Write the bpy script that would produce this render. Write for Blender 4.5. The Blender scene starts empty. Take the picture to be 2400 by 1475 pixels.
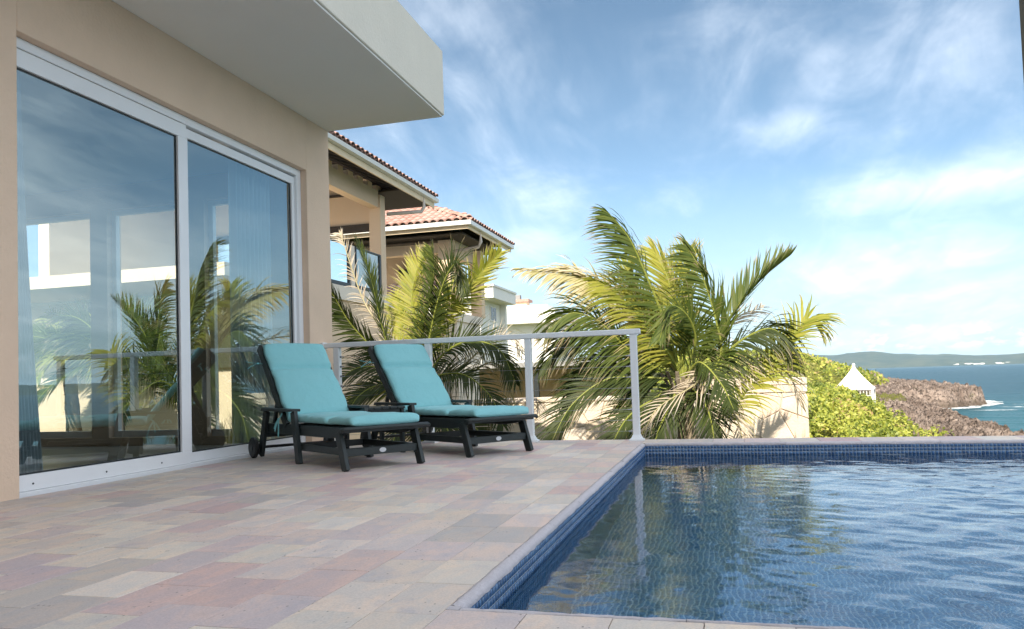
import bpy, bmesh, math, random
import numpy as np
from mathutils import Vector, Matrix
R = math.radians
SC = bpy.context.scene
COL = SC.collection
rng = random.Random(7)
nr = np.random.RandomState(11)

# ------------------------------------------------------------ camera
cam_d = bpy.data.cameras.new("camera")
cam = bpy.data.objects.new("camera", cam_d)
COL.objects.link(cam)
SC.camera = cam
cam_d.sensor_fit = 'HORIZONTAL'
cam_d.sensor_width = 36.0
cam_d.lens = 36.0 * 1821.73 / 2400.0
cam_d.shift_y = (815.65 - 737.5) / 2400.0
cam_d.clip_start = 0.05
cam_d.clip_end = 60000
yaw, pitch, roll = R(15.243), R(2.291), R(-1.815)
fw = Vector((-math.sin(yaw) * math.cos(pitch), math.cos(yaw) * math.cos(pitch), math.sin(pitch)))
rt = Vector((math.cos(yaw), math.sin(yaw), 0))
up = rt.cross(fw)
r2 = rt * math.cos(roll) + up * math.sin(roll)
u2 = -rt * math.sin(roll) + up * math.cos(roll)
cam.matrix_world = Matrix(((r2.x, u2.x, -fw.x, 0), (r2.y, u2.y, -fw.y, 0), (r2.z, u2.z, -fw.z, 0.68), (0, 0, 0, 1)))

# ------------------------------------------------------------ light
SUN_EL = 40.0
TRAVEL = Vector((0.02, 1.0, 0)).normalized()          # the way sunlight travels over the ground
sd = bpy.data.lights.new("sun", 'SUN')
sd.energy = 2.0
sd.angle = R(0.53)
sd.color = (1.0, 0.90, 0.74)
sun = bpy.data.objects.new("sun", sd)
COL.objects.link(sun)
ldir = Vector((TRAVEL.x * math.cos(R(SUN_EL)), TRAVEL.y * math.cos(R(SUN_EL)), -math.sin(R(SUN_EL))))
sun.rotation_euler = ldir.to_track_quat('-Z', 'Y').to_euler()

SC.render.engine = 'CYCLES'
SC.view_settings.view_transform = 'Standard'
SC.view_settings.look = 'None'
SC.view_settings.exposure = 2.35
SC.view_settings.gamma = 1.0
SC.view_settings.use_curve_mapping = False
SC.cycles.use_denoising = True
SC.cycles.max_bounces = 10
SC.cycles.diffuse_bounces = 4
SC.cycles.glossy_bounces = 4
SC.cycles.transmission_bounces = 8
SC.cycles.transparent_max_bounces = 16
SC.cycles.volume_bounces = 0
SC.cycles.sample_clamp_indirect = 8.0
SC.cycles.caustics_refractive = True
SC.cycles.caustics_reflective = False

# ------------------------------------------------------------ node helpers
class NT:
    def __init__(s, tree):
        s.t = tree
    def n(s, typ, ins=None, **props):
        nd = s.t.nodes.new(typ)
        for k, v in props.items():
            setattr(nd, k, v)
        for k, v in (ins or {}).items():
            if isinstance(v, bpy.types.NodeSocket):
                s.t.links.new(v, nd.inputs[k])
            else:
                nd.inputs[k].default_value = v
        return nd
    def math(s, op, a, b=None, c=None, clamp=False):
        ins = {0: a}
        if b is not None: ins[1] = b
        if c is not None: ins[2] = c
        return s.n('ShaderNodeMath', ins, operation=op, use_clamp=clamp).outputs[0]
    def noise(s, vec, scale, detail=4, rough=.55, dist=0.0, out=0):
        ins = {'Scale': scale, 'Detail': detail, 'Roughness': rough, 'Distortion': dist}
        if vec is not None: ins['Vector'] = vec
        return s.n('ShaderNodeTexNoise', ins).outputs[out]
    def ramp(s, fac, stops, interp='LINEAR'):
        nd = s.n('ShaderNodeValToRGB', {'Fac': fac})
        cr = nd.color_ramp
        cr.interpolation = interp
        while len(cr.elements) < len(stops): cr.elements.new(0.5)
        for e, (p, c) in zip(cr.elements, stops):
            e.position = p
            e.color = (c, c, c, 1) if isinstance(c, (int, float)) else (*c, 1)
        return nd.outputs[0]
    def mix(s, fac, a, b, blend='MIX'):
        nd = s.n('ShaderNodeMix', {0: fac}, data_type='RGBA', blend_type=blend)
        for k, v in ((6, a), (7, b)):
            if isinstance(v, bpy.types.NodeSocket): s.t.links.new(v, nd.inputs[k])
            else: nd.inputs[k].default_value = (*v, 1) if len(v) == 3 else v
        return nd.outputs[2]
    def mapr(s, v, a, b, c, d):
        return s.n('ShaderNodeMapRange', {0: v, 1: a, 2: b, 3: c, 4: d}, interpolation_type='SMOOTHSTEP').outputs[0]
    def bump(s, h, strength=.3, dist=.01):
        return s.n('ShaderNodeBump', {'Height': h, 'Strength': strength, 'Distance': dist}).outputs[0]

CLOUDS = [
(0.1159,0.3543,0.2744,0.0933,0.60),
(0.2655,0.2023,0.1647,0.0302,1.00),
(0.0885,0.2921,0.0933,0.0329,0.80),
(0.2185,0.1060,0.2305,0.0604,0.75),
(-0.2397,0.1732,0.0714,0.0209,0.60),
(0.2065,0.0362,0.1262,0.0154,0.80),
(-0.3085,0.4341,0.0988,0.0329,0.30),
(-0.1229,0.2157,0.1427,0.0329,0.30),
(-0.0074,0.4137,0.0823,0.0604,0.60),
]
# ------------------------------------------------------------ sky with clouds
W = bpy.data.worlds.new("World")
SC.world = W
W.use_nodes = True
for nd in list(W.node_tree.nodes): W.node_tree.nodes.remove(nd)
k = NT(W.node_tree)
sky = k.n('ShaderNodeTexSky', sky_type='NISHITA')
sky.sun_disc = False
sky.sun_elevation = R(SUN_EL)
sky.sun_rotation = math.atan2(-TRAVEL.x, -TRAVEL.y)
sky.air_density = 0.50
sky.dust_density = 0.2
sky.ozone_density = 2.2
tc = k.n('ShaderNodeTexCoord').outputs['Generated']
sp = k.n('ShaderNodeSeparateXYZ', {0: tc}).outputs
el = k.math('ARCSINE', sp[2])
az = k.math('ARCTAN2', sp[0], sp[1])
zz = k.math('ADD', k.math('MAXIMUM', sp[2], 0.0), 0.16)
pv = k.n('ShaderNodeCombineXYZ', {0: k.math('DIVIDE', sp[0], zz), 1: k.math('DIVIDE', sp[1], zz), 2: 0.0}).outputs[0]
mp = k.n('ShaderNodeMapping', {'Vector': pv, 'Rotation': (0, 0, R(28)), 'Scale': (1.0, 0.48, 1.0)}).outputs[0]
n1 = k.noise(mp, 1.15, 10, .60, .5)
n2 = k.noise(mp, 4.4, 7, .6, .9)
wisp = k.math('ADD', k.math('MULTIPLY', n1, .74), k.math('MULTIPLY', n2, .26))
cover = 0.0
for (a, e, sa, se, w) in CLOUDS:
    da = k.math('DIVIDE', k.math('SUBTRACT', az, a), sa)
    de = k.math('DIVIDE', k.math('SUBTRACT', el, e), se)
    r2_ = k.math('ADD', k.math('MULTIPLY', da, da), k.math('MULTIPLY', de, de))
    g = k.math('MULTIPLY', k.math('POWER', 2.718, k.math('MULTIPLY', r2_, -1.0)), w * .74)
    cover = g if cover == 0.0 else k.math('MAXIMUM', cover, g)
base_cov = k.ramp(k.noise(mp, .35, 2, .5), [(.32, .65), (.7, 1.2)])
outside = k.math('MAXIMUM', k.mapr(k.math('ABSOLUTE', k.math('ADD', az, .27)), .75, 1.3, 0.10, 1.4), k.mapr(el, .46, .85, 0.10, 1.4))  # cloud cover out of view is thickened to brighten the shaded terrace
cover = k.math('MAXIMUM', cover, k.math('MULTIPLY', base_cov, outside))
low = k.mapr(el, 0.0, 0.26, .85, 0.0)
dens = k.math('ADD', k.math('SUBTRACT', wisp, .56), k.math('MULTIPLY', cover, .30))
m1 = k.mapr(dens, -.06, .36, 0.0, .80)
# small cumulus heaps low over the sea
cu = k.n('ShaderNodeCombineXYZ', {0: k.math('MULTIPLY', az, 16.0), 1: k.math('MULTIPLY', el, 30.0), 2: 0.0}).outputs[0]
nc = k.noise(cu, 1.25, 8, .58, .2)
band = k.math('MULTIPLY', k.mapr(el, .012, .024, 0.0, 1.0), k.mapr(el, .030, .066, 1.0, 0.0))
m2 = k.math('MULTIPLY', k.mapr(nc, .50, .60, 0.0, .75), band)
cm = k.math('MAXIMUM', m1, m2)
shade = k.mix(k.mapr(n2, .3, .75, 0, 1), (2.8, 3.05, 3.4), (3.4, 3.6, 3.85))
skyc = k.mix(low, sky.outputs[0], (2.45, 2.95, 3.9))
tint = k.mix(1.0, skyc, (.56, .55, .435), 'MULTIPLY')
fin = k.mix(cm, tint, shade)
bg = k.n('ShaderNodeBackground', {'Color': fin, 'Strength': 0.1})
wo = k.n('ShaderNodeOutputWorld', {'Surface': bg.outputs[0]})

# ------------------------------------------------------------ materials
def newmat(name):
    m = bpy.data.materials.new(name)
    m.use_nodes = True
    for nd in list(m.node_tree.nodes): m.node_tree.nodes.remove(nd)
    return m, NT(m.node_tree)
def finish(k, shader):
    k.n('ShaderNodeOutputMaterial', {'Surface': shader})
def pbr(name, col, rough=.6, var=.12, vscale=6.0, bump=.0, bscale=60.0, metal=0.0, spec=.5, obj=True, rand=0.0):
    m, k = newmat(name)
    co = k.n('ShaderNodeTexCoord').outputs['Object']
    n = k.noise(co, vscale, 5, .6)
    c = k.mix(n, tuple(x * (1 - var) for x in col), tuple(min(1, x * (1 + var)) for x in col))
    if rand:
        oi = k.n('ShaderNodeObjectInfo').outputs['Random']
        c = k.mix(k.mapr(oi, 0, 1, 0, 1), k.mix(1.0, c, (1 - rand,) * 3, 'MULTIPLY'), k.mix(1.0, c, (1 + rand,) * 3, 'MULTIPLY'))
    ins = {'Base Color': c, 'Roughness': rough, 'Metallic': metal, 'Specular IOR Level': spec}
    if bump:
        ins['Normal'] = k.bump(k.noise(co, bscale, 4, .6), bump, .01)
    finish(k, k.n('ShaderNodeBsdfPrincipled', ins).outputs[0])
    return m
M = {}
M['stucco'] = pbr('stucco', (.81, .605, .445), .9, .09, 2.2, .45, 38)
M['white_plaster'] = pbr('white_plaster', (.80, .725, .61), .9, .09, 1.6, .4, 38)
M['soffit'] = pbr('soffit_paint', (.86, .84, .80), .9, .04, .9, .15, 80)
M['alu'] = pbr('white_aluminium', (.87, .875, .88), .35, .03, 3)
M['rail'] = pbr('rail_paint', (.84, .87, .89), .35, .04, 5)
M['steel'] = pbr('steel_cable', (.30, .31, .33), .3, .05, 20, metal=.9)
M['dark_poly'] = pbr('dark_green_lumber', (.016, .024, .024), .42, .25, 14, .15, 160)
M['wheel'] = pbr('black_plastic', (.012, .013, .014), .5, .2, 20)
M['badge'] = pbr('badge_plate', (.62, .64, .66), .4, .05, 30)
M['badge_ink'] = pbr('badge_ink', (.03, .03, .03), .6, .05, 30)
M['room'] = pbr('interior_plaster', (.74, .76, .75), .9, .04, 1)
M['room_floor'] = pbr('interior_floor', (.36, .33, .28), .3, .15, 3)
M['rim'] = pbr('pool_rim_stone', (.52, .48, .50), .85, .2, 40, .5, 90, rand=.08)
M['mortar'] = pbr('mortar', (.24, .22, .20), .95, .15, 20)
M['villa'] = pbr('villa_stucco', (.72, .55, .39), .9, .08, .8, .2, 60)
M['villa_pale'] = pbr('villa_pale_stucco', (.76, .68, .58), .9, .07, .8, .2, 60)
M['rafter'] = pbr('dark_timber', (.05, .04, .034), .8, .3, 8)
M['fascia'] = pbr('fascia_cream', (.78, .64, .45), .75, .2, 2.5)
M['gutter'] = pbr('gutter_white', (.76, .75, .72), .4, .05, 4)
M['pipe'] = pbr('pipe_paint', (.60, .53, .47), .5, .05, 4)
M['dframe'] = pbr('dark_frame', (.02, .025, .028), .4, .2, 10)
M['whitewash'] = pbr('whitewash', (.78, .77, .74), .9, .05, .5, .15, 30)
M['ridge'] = pbr('ridge_house_wall', (.62, .45, .36), .9, .1, .3)
M['tent'] = pbr('white_canopy', (.66, .66, .65), .6, .04, 2)
M['trunk'] = pbr('palm_trunk', (.22, .18, .13), .95, .4, 9, .8, 40)
M['soil'] = pbr('soil', (.16, .13, .09), .95, .3, 1.5, .4, 14)
M['wgrey'] = pbr('window_dark', (.05, .06, .07), .15, .2, 3)
M['town'] = pbr('distant_walls', (.75, .74, .71), .9, .05, .01)
M['patio'] = pbr('patio_roof_grey', (.25, .25, .25), .8, .15, 1)

# roof tile: terracotta with weathering, each tile of its own tone
m, k = newmat('terracotta')
oi = k.n('ShaderNodeObjectInfo').outputs['Random']
co = k.n('ShaderNodeTexCoord').outputs['Object']
c = k.ramp(oi, [(0, (.31, .17, .135)), (.35, (.38, .22, .18)), (.7, (.43, .28, .235)), (1, (.33, .20, .175))])
c = k.mix(k.mapr(k.noise(co, 7, 5, .65), .5, .75, 0, .6), c, (.50, .40, .36))
finish(k, k.n('ShaderNodeBsdfPrincipled', {'Base Color': c, 'Roughness': .85, 'Normal': k.bump(k.noise(co, 60, 3), .3)}).outputs[0])
M['tile'] = m

# travertine pavers: every paver takes its tone from its own random number
def paver_mat(name, stops, fixed=None):
    m, k = newmat(name)
    oi = k.n('ShaderNodeObjectInfo').outputs
    geo = k.n('ShaderNodeNewGeometry').outputs
    rnd = k.n('ShaderNodeAttribute', attribute_name='tone').outputs['Fac'] if fixed else oi['Random']
    base = k.ramp(rnd, stops)
    pos = k.n('ShaderNodeVectorMath', {0: geo['Position'], 1: k.n('ShaderNodeCombineXYZ', {2: k.math('MULTIPLY', rnd, 37.0)}).outputs[0]}, operation='ADD').outputs[0]
    base = k.mix(1.0, base, (1.075, 1.01, .985), 'MULTIPLY')
    vein = k.noise(k.n('ShaderNodeMapping', {'Vector': pos, 'Scale': (9, 3.2, 9)}).outputs[0], 1.0, 6, .62, .8)
    c = k.mix(k.mapr(vein, .38, .66, 0, .9), k.mix(1.0, base, (.93, .95, .98), 'MULTIPLY'), k.mix(1.0, base, (1.12, 1.04, .97), 'MULTIPLY'))
    blot = k.noise(pos, 6.5, 5, .65, .3)
    c = k.mix(k.mapr(blot, .58, .74, 0, .38), c, (.58, .43, .36))
    c = k.mix(k.mapr(k.noise(pos, 5, 4, .6, .5), .54, .74, 0, .55), c, (.46, .43, .47))
    fine = k.noise(pos, 130, 4, .75)
    c = k.mix(k.mapr(fine, .36, .64, 0, 1), k.mix(1.0, c, (.91, .905, .905), 'MULTIPLY'), k.mix(1.0, c, (1.08, 1.075, 1.075), 'MULTIPLY'))
    pit = k.n('ShaderNodeTexVoronoi', {'Vector': k.n('ShaderNodeMapping', {'Vector': pos, 'Scale': (1, .55, 1)}).outputs[0], 'Scale': 46.0, 'Randomness': 1.0}).outputs['Distance']
    pm = k.math('MULTIPLY', k.mapr(pit, .10, .19, 1, 0), k.mapr(k.noise(pos, 7, 3, .6), .50, .62, 0, 1))
    c = k.mix(k.math('MULTIPLY', pm, .72), c, (.10, .085, .075))
    h = k.math('ADD', k.math('MULTIPLY', fine, .25), k.math('MULTIPLY', pm, -1.0))
    finish(k, k.n('ShaderNodeBsdfPrincipled', {'Base Color': c, 'Roughness': k.mapr(blot, .3, .7, .5, .72), 'Specular IOR Level': .35, 'Normal': k.bump(h, .5, .002)}).outputs[0])
    return m
PSTOPS = [(0, (.60, .56, .50)), (.10, (.50, .475, .455)), (.20, (.72, .675, .59)), (.30, (.58, .55, .50)), (.38, (.66, .60, .54)), (.46, (.545, .475, .495)), (.54, (.70, .65, .56)),
          (.62, (.59, .52, .52)), (.70, (.66, .60, .50)), (.77, (.55, .45, .47)), (.83, (.74, .70, .63)), (.88, (.60, .47, .455)), (.92, (.66, .55, .50)), (.955, (.52, .41, .415)), (.975, (.62, .52, .50)), (1, (.50, .375, .385))]
M['paver'] = paver_mat('travertine', PSTOPS)
M['paver_mass'] = paver_mat('travertine_mass', PSTOPS, fixed=True)

# mosaic glass tile
m, k = newmat('mosaic_tile')
tone = k.n('ShaderNodeAttribute', attribute_name='tone').outputs['Fac']
oi = k.n('ShaderNodeObjectInfo').outputs['Random']
t = k.math('FRACT', k.math('ADD', tone, oi))
c = k.ramp(t, [(0, (.055, .125, .27)), (.5, (.072, .165, .33)), (.8, (.10, .205, .38)), (1, (.042, .10, .225))])
finish(k, k.n('ShaderNodeBsdfPrincipled', {'Base Color': c, 'Roughness': .22, 'Specular IOR Level': .5}).outputs[0])
M['mosaic'] = m
M['grout'] = pbr('pool_grout', (.56, .64, .72), .9, .06, 30)
m, k = newmat('pool_floor_tile')
tone = k.n('ShaderNodeAttribute', attribute_name='tone').outputs['Fac']
c = k.ramp(tone, [(0, (.09, .23, .40)), (.5, (.12, .28, .47)), (1, (.15, .33, .52))])
finish(k, k.n('ShaderNodeBsdfPrincipled', {'Base Color': c, 'Roughness': .4}).outputs[0])
M['floor_tile'] = m

# water of the pool
m, k = newmat('pool_water')
geo = k.n('ShaderNodeNewGeometry').outputs['Position']
mpw = k.n('ShaderNodeMapping', {'Vector': geo, 'Rotation': (0, 0, R(12)), 'Scale': (1.0, 1.5, 1)}).outputs[0]
h = k.math('ADD', k.noise(mpw, 9, 3, .55, .6), k.math('MULTIPLY', k.noise(mpw, 24, 2, .5, .3), .3))
nb = k.bump(h, .10, .006)
fr = k.n('ShaderNodeFresnel', {'IOR': 1.333, 'Normal': nb}).outputs[0]
gl = k.n('ShaderNodeBsdfGlossy', {'Color': (1, 1, 1, 1), 'Roughness': .015, 'Normal': nb}).outputs[0]
rf = k.n('ShaderNodeBsdfRefraction', {'Color': (.70, .90, 1.0, 1), 'Roughness': 0.0, 'IOR': 1.333, 'Normal': nb}).outputs[0]
finish(k, k.n('ShaderNodeMixShader', {0: fr, 1: rf, 2: gl}).outputs[0])
M['pool_water'] = m

# the sea
m, k = newmat('sea_water')
geo = k.n('ShaderNodeNewGeometry').outputs['Position']
h1 = k.noise(k.n('ShaderNodeMapping', {'Vector': geo, 'Rotation': (0, 0, R(20)), 'Scale': (.05, .16, 1)}).outputs[0], 1.0, 6, .62, .4)
h2 = k.noise(k.n('ShaderNodeMapping', {'Vector': geo, 'Rotation': (0, 0, R(35)), 'Scale': (.5, 1.1, 1)}).outputs[0], 1.0, 4, .6, .3)
nb = k.bump(k.math('ADD', h1, k.math('MULTIPLY', h2, .22)), .9, 2.2)
swl = k.noise(k.n('ShaderNodeMapping', {'Vector': geo, 'Rotation': (0, 0, R(15)), 'Scale': (.012, .05, 1)}).outputs[0], 1.0, 6, .65, .5)
c = k.mix(k.mapr(swl, .35, .65, 0, 1), (.003, .034, .056), (.008, .056, .082))
dist = k.n('ShaderNodeVectorMath', {0: geo}, operation='LENGTH').outputs['Value']
c = k.mix(k.mapr(dist, 70, 260, .75, 0), c, (.014, .088, .112))
foam = k.noise(k.n('ShaderNodeMapping', {'Vector': geo, 'Rotation': (0, 0, R(20)), 'Scale': (.05, .10, 1)}).outputs[0], 1.0, 7, .62, .5)
fm = k.mapr(foam, .695, .73, 0, .85)
fc = k.mix(fm, c, (.75, .78, .80))
finish(k, k.n('ShaderNodeBsdfPrincipled', {'Base Color': fc, 'Roughness': .28, 'Specular IOR Level': .06, 'IOR': 1.33, 'Normal': nb}).outputs[0])
M['sea'] = m
m, k = newmat('sea_foam')
geo = k.n('ShaderNodeNewGeometry').outputs['Position']
a = k.mapr(k.noise(geo, .7, 7, .65, .4), .42, .58, 0, 1)
finish(k, k.n('ShaderNodeMixShader', {0: a, 1: k.n('ShaderNodeBsdfTransparent').outputs[0], 2: k.n('ShaderNodeBsdfDiffuse', {'Color': (.8, .82, .83, 1)}).outputs[0]}).outputs[0])
M['foam'] = m

# coated door glass
m, k = newmat('door_glass')
fr = k.n('ShaderNodeFresnel', {'IOR': 1.5}).outputs[0]
fac = k.math('ADD', k.math('MULTIPLY', fr, 1.1), .24, clamp=True)
tr = k.n('ShaderNodeBsdfTransparent', {'Color': (.80, .90, .92, 1)}).outputs[0]
gl = k.n('ShaderNodeBsdfGlossy', {'Color': (.82, .98, 1.0, 1), 'Roughness': 0.0}).outputs[0]
finish(k, k.n('ShaderNodeMixShader', {0: fac, 1: tr, 2: gl}).outputs[0])
M['glass'] = m
m, k = newmat('balustrade_glass')
fr = k.n('ShaderNodeFresnel', {'IOR': 1.5}).outputs[0]
tr = k.n('ShaderNodeBsdfTransparent', {'Color': (.55, .70, .74, 1)}).outputs[0]
gl = k.n('ShaderNodeBsdfGlossy', {'Color': (.9, 1, 1, 1), 'Roughness': 0.0}).outputs[0]
finish(k, k.n('ShaderNodeMixShader', {0: k.math('ADD', fr, .3, clamp=True), 1: tr, 2: gl}).outputs[0])
M['bglass'] = m

m, k = newmat('window_glass')
fr = k.n('ShaderNodeFresnel', {'IOR': 1.5}).outputs[0]
finish(k, k.n('ShaderNodeMixShader', {0: fr, 1: k.n('ShaderNodeBsdfTransparent', {'Color': (.9, .95, .95, 1)}).outputs[0], 2: k.n('ShaderNodeBsdfGlossy', {'Color': (1, 1, 1, 1), 'Roughness': 0.0}).outputs[0]}).outputs[0])
M['wglass'] = m

def fabric(name, col, transl=0.0):
    m, k = newmat(name)
    co = k.n('ShaderNodeTexCoord').outputs['Object']
    n = k.noise(co, 3, 5, .6)
    c = k.mix(n, tuple(x * .93 for x in col), tuple(min(1, x * 1.06) for x in col))
    c = k.mix(k.mapr(k.noise(co, 1.7, 3, .6), .55, .75, 0, .25), c, tuple(x * .82 + .05 for x in col))
    wv = k.noise(co, 900, 2, .5)
    nb = k.bump(k.math('ADD', k.math('MULTIPLY', k.noise(co, 7, 4, .6), 1.6), k.math('MULTIPLY', wv, .03)), .6, .014)
    d = k.n('ShaderNodeBsdfPrincipled', {'Base Color': c, 'Roughness': .85, 'Specular IOR Level': .2, 'Sheen Weight': .15, 'Normal': nb}).outputs[0]
    if transl:
        d = k.n('ShaderNodeMixShader', {0: transl, 1: d, 2: k.n('ShaderNodeBsdfTranslucent', {'Color': (*col, 1)}).outputs[0]}).outputs[0]
    finish(k, d)
    return m
M['cushion'] = fabric('aqua_canvas', (.27, .60, .63))
M['tie'] = fabric('aqua_tie', (.19, .50, .53))
M['curtain'] = fabric('pale_curtain', (.66, .72, .74), .3)

# palm leaf: colour runs along each leaflet to a dry tip
def leaf_mat(name, a, b, tip, transl, tipstart):
    m, k = newmat(name)
    at = k.n('ShaderNodeAttribute', attribute_name='leaf').outputs['Color']
    s = k.n('ShaderNodeSeparateColor', {0: at}).outputs
    oi = k.n('ShaderNodeObjectInfo').outputs['Random']
    c = k.mix(k.math('FRACT', k.math('ADD', s[1], oi)), a, b)
    lim = k.math('ADD', tipstart, k.math('MULTIPLY', s[1], .35))
    tm = k.math('MULTIPLY', k.math('SUBTRACT', s[0], lim), 5.0, clamp=True)
    c = k.mix(tm, c, tip)
    c = k.mix(s[2], c, (.30, .33, .07))
    d = k.n('ShaderNodeBsdfPrincipled', {'Base Color': c, 'Roughness': .5, 'Specular IOR Level': .2}).outputs[0]
    t = k.n('ShaderNodeBsdfTranslucent', {'Color': k.mix(1.0, c, (1.5, 1.6, .7), 'MULTIPLY')}).outputs[0]
    finish(k, k.n('ShaderNodeMixShader', {0: transl, 1: d, 2: t}).outputs[0])
    return m
M['leaf_g'] = leaf_mat('palm_leaf_green', (.055, .085, .018), (.105, .13, .028), (.36, .28, .19), .32, .62)
M['leaf_y'] = leaf_mat('palm_leaf_sunlit', (.18, .205, .028), (.33, .31, .055), (.42, .34, .2), .38, .56)  # lit copy of the leaf: sunlight on fronds put into the colour
M['leaf_k'] = leaf_mat('palm_leaf_shaded', (.024, .038, .010), (.048, .064, .015), (.27, .21, .14), .26, .62)  # shaded copy of the leaf: shade among fronds put into the colour
M['leaf_p'] = leaf_mat('palm_leaf_pale', (.34, .32, .15), (.44, .38, .22), (.52, .45, .36), .35, .3)
M['leaf_d'] = leaf_mat('palm_leaf_dry', (.36, .29, .21), (.46, .40, .33), (.44, .39, .34), .2, .3)
m, k = newmat('shrub_leaf')
at = k.n('ShaderNodeAttribute', attribute_name='tone').outputs['Fac']
c = k.ramp(at, [(0, (.08, .11, .018)), (.25, (.18, .22, .035)), (.6, (.33, .35, .06)), (.9, (.44, .42, .10)), (1, (.34, .24, .11))])
d = k.n('ShaderNodeBsdfPrincipled', {'Base Color': c, 'Roughness': .5, 'Specular IOR Level': .3}).outputs[0]
t = k.n('ShaderNodeBsdfTranslucent', {'Color': k.mix(1.0, c, (1.3, 1.4, .6), 'MULTIPLY')}).outputs[0]
finish(k, k.n('ShaderNodeMixShader', {0: .28, 1: d, 2: t}).outputs[0])
M['shrub'] = m

# coral rock and scrub ground
m, k = newmat('coral_rock')
geo = k.n('ShaderNodeNewGeometry').outputs['Position']
n1 = k.noise(geo, .35, 7, .68, .3)
n2 = k.noise(geo, 2.2, 6, .7, .2)
c = k.mix(k.mapr(n1, .35, .65, 0, 1), (.22, .165, .135), (.46, .365, .31))
c = k.mix(k.mapr(n2, .48, .60, 0, .9), c, (.05, .038, .032))  # shade of pits and crevices painted as dark noise patches
zr = k.n('ShaderNodeSeparateXYZ', {0: geo}).outputs[2]
c = k.mix(k.mapr(zr, -5.6, -4.6, .75, 0), c, (.11, .085, .065))
veg = k.n('ShaderNodeAttribute', attribute_name='veg').outputs['Fac']
g = k.mix(k.noise(geo, .9, 5, .6), (.11, .13, .03), (.27, .26, .06))
vm = k.mapr(k.math('ADD', veg, k.math('MULTIPLY', k.math('SUBTRACT', k.noise(geo, .16, 5, .6), .5), 1.5)), .38, .58, 0, 1)
c = k.mix(vm, c, g)
finish(k, k.n('ShaderNodeBsdfPrincipled', {'Base Color': c, 'Roughness': .95, 'Specular IOR Level': .1, 'Normal': k.bump(n2, 1.0, .9)}).outputs[0])
M['rock'] = m
m, k = newmat('hill_scrub')
geo = k.n('ShaderNodeNewGeometry').outputs['Position']
c = k.mix(k.mapr(k.noise(geo, .006, 7, .65), .38, .62, 0, 1), (.028, .042, .02), (.065, .07, .035))
finish(k, k.n('ShaderNodeBsdfPrincipled', {'Base Color': c, 'Roughness': 1.0, 'Specular IOR Level': 0.0}).outputs[0])
M['hill'] = m

# flagstones of the garden wall
m, k = newmat('flagstone')
oi = k.n('ShaderNodeObjectInfo').outputs['Random']
geo = k.n('ShaderNodeNewGeometry').outputs['Position']
c = k.ramp(oi, [(0, (.55, .46, .36)), (.3, (.60, .52, .43)), (.5, (.50, .45, .40)), (.7, (.62, .52, .40)), (.85, (.56, .44, .36)), (1, (.58, .52, .46))])
c = k.mix(k.mapr(k.noise(geo, 3.2, 6, .65, .8), .52, .72, 0, .7), c, (.36, .34, .33))
c = k.mix(k.mapr(k.noise(geo, 2.3, 5, .6, .6), .55, .75, 0, .6), c, (.60, .42, .28))
finish(k, k.n('ShaderNodeBsdfPrincipled', {'Base Color': c, 'Roughness': .9, 'Specular IOR Level': .2, 'Normal': k.bump(k.noise(geo, 26, 5, .65), .5, .02)}).outputs[0])
M['flag'] = m
M['wall_mortar'] = pbr('wall_mortar', (.56, .48, .385), .95, .1, 8, .3, 50)
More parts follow.
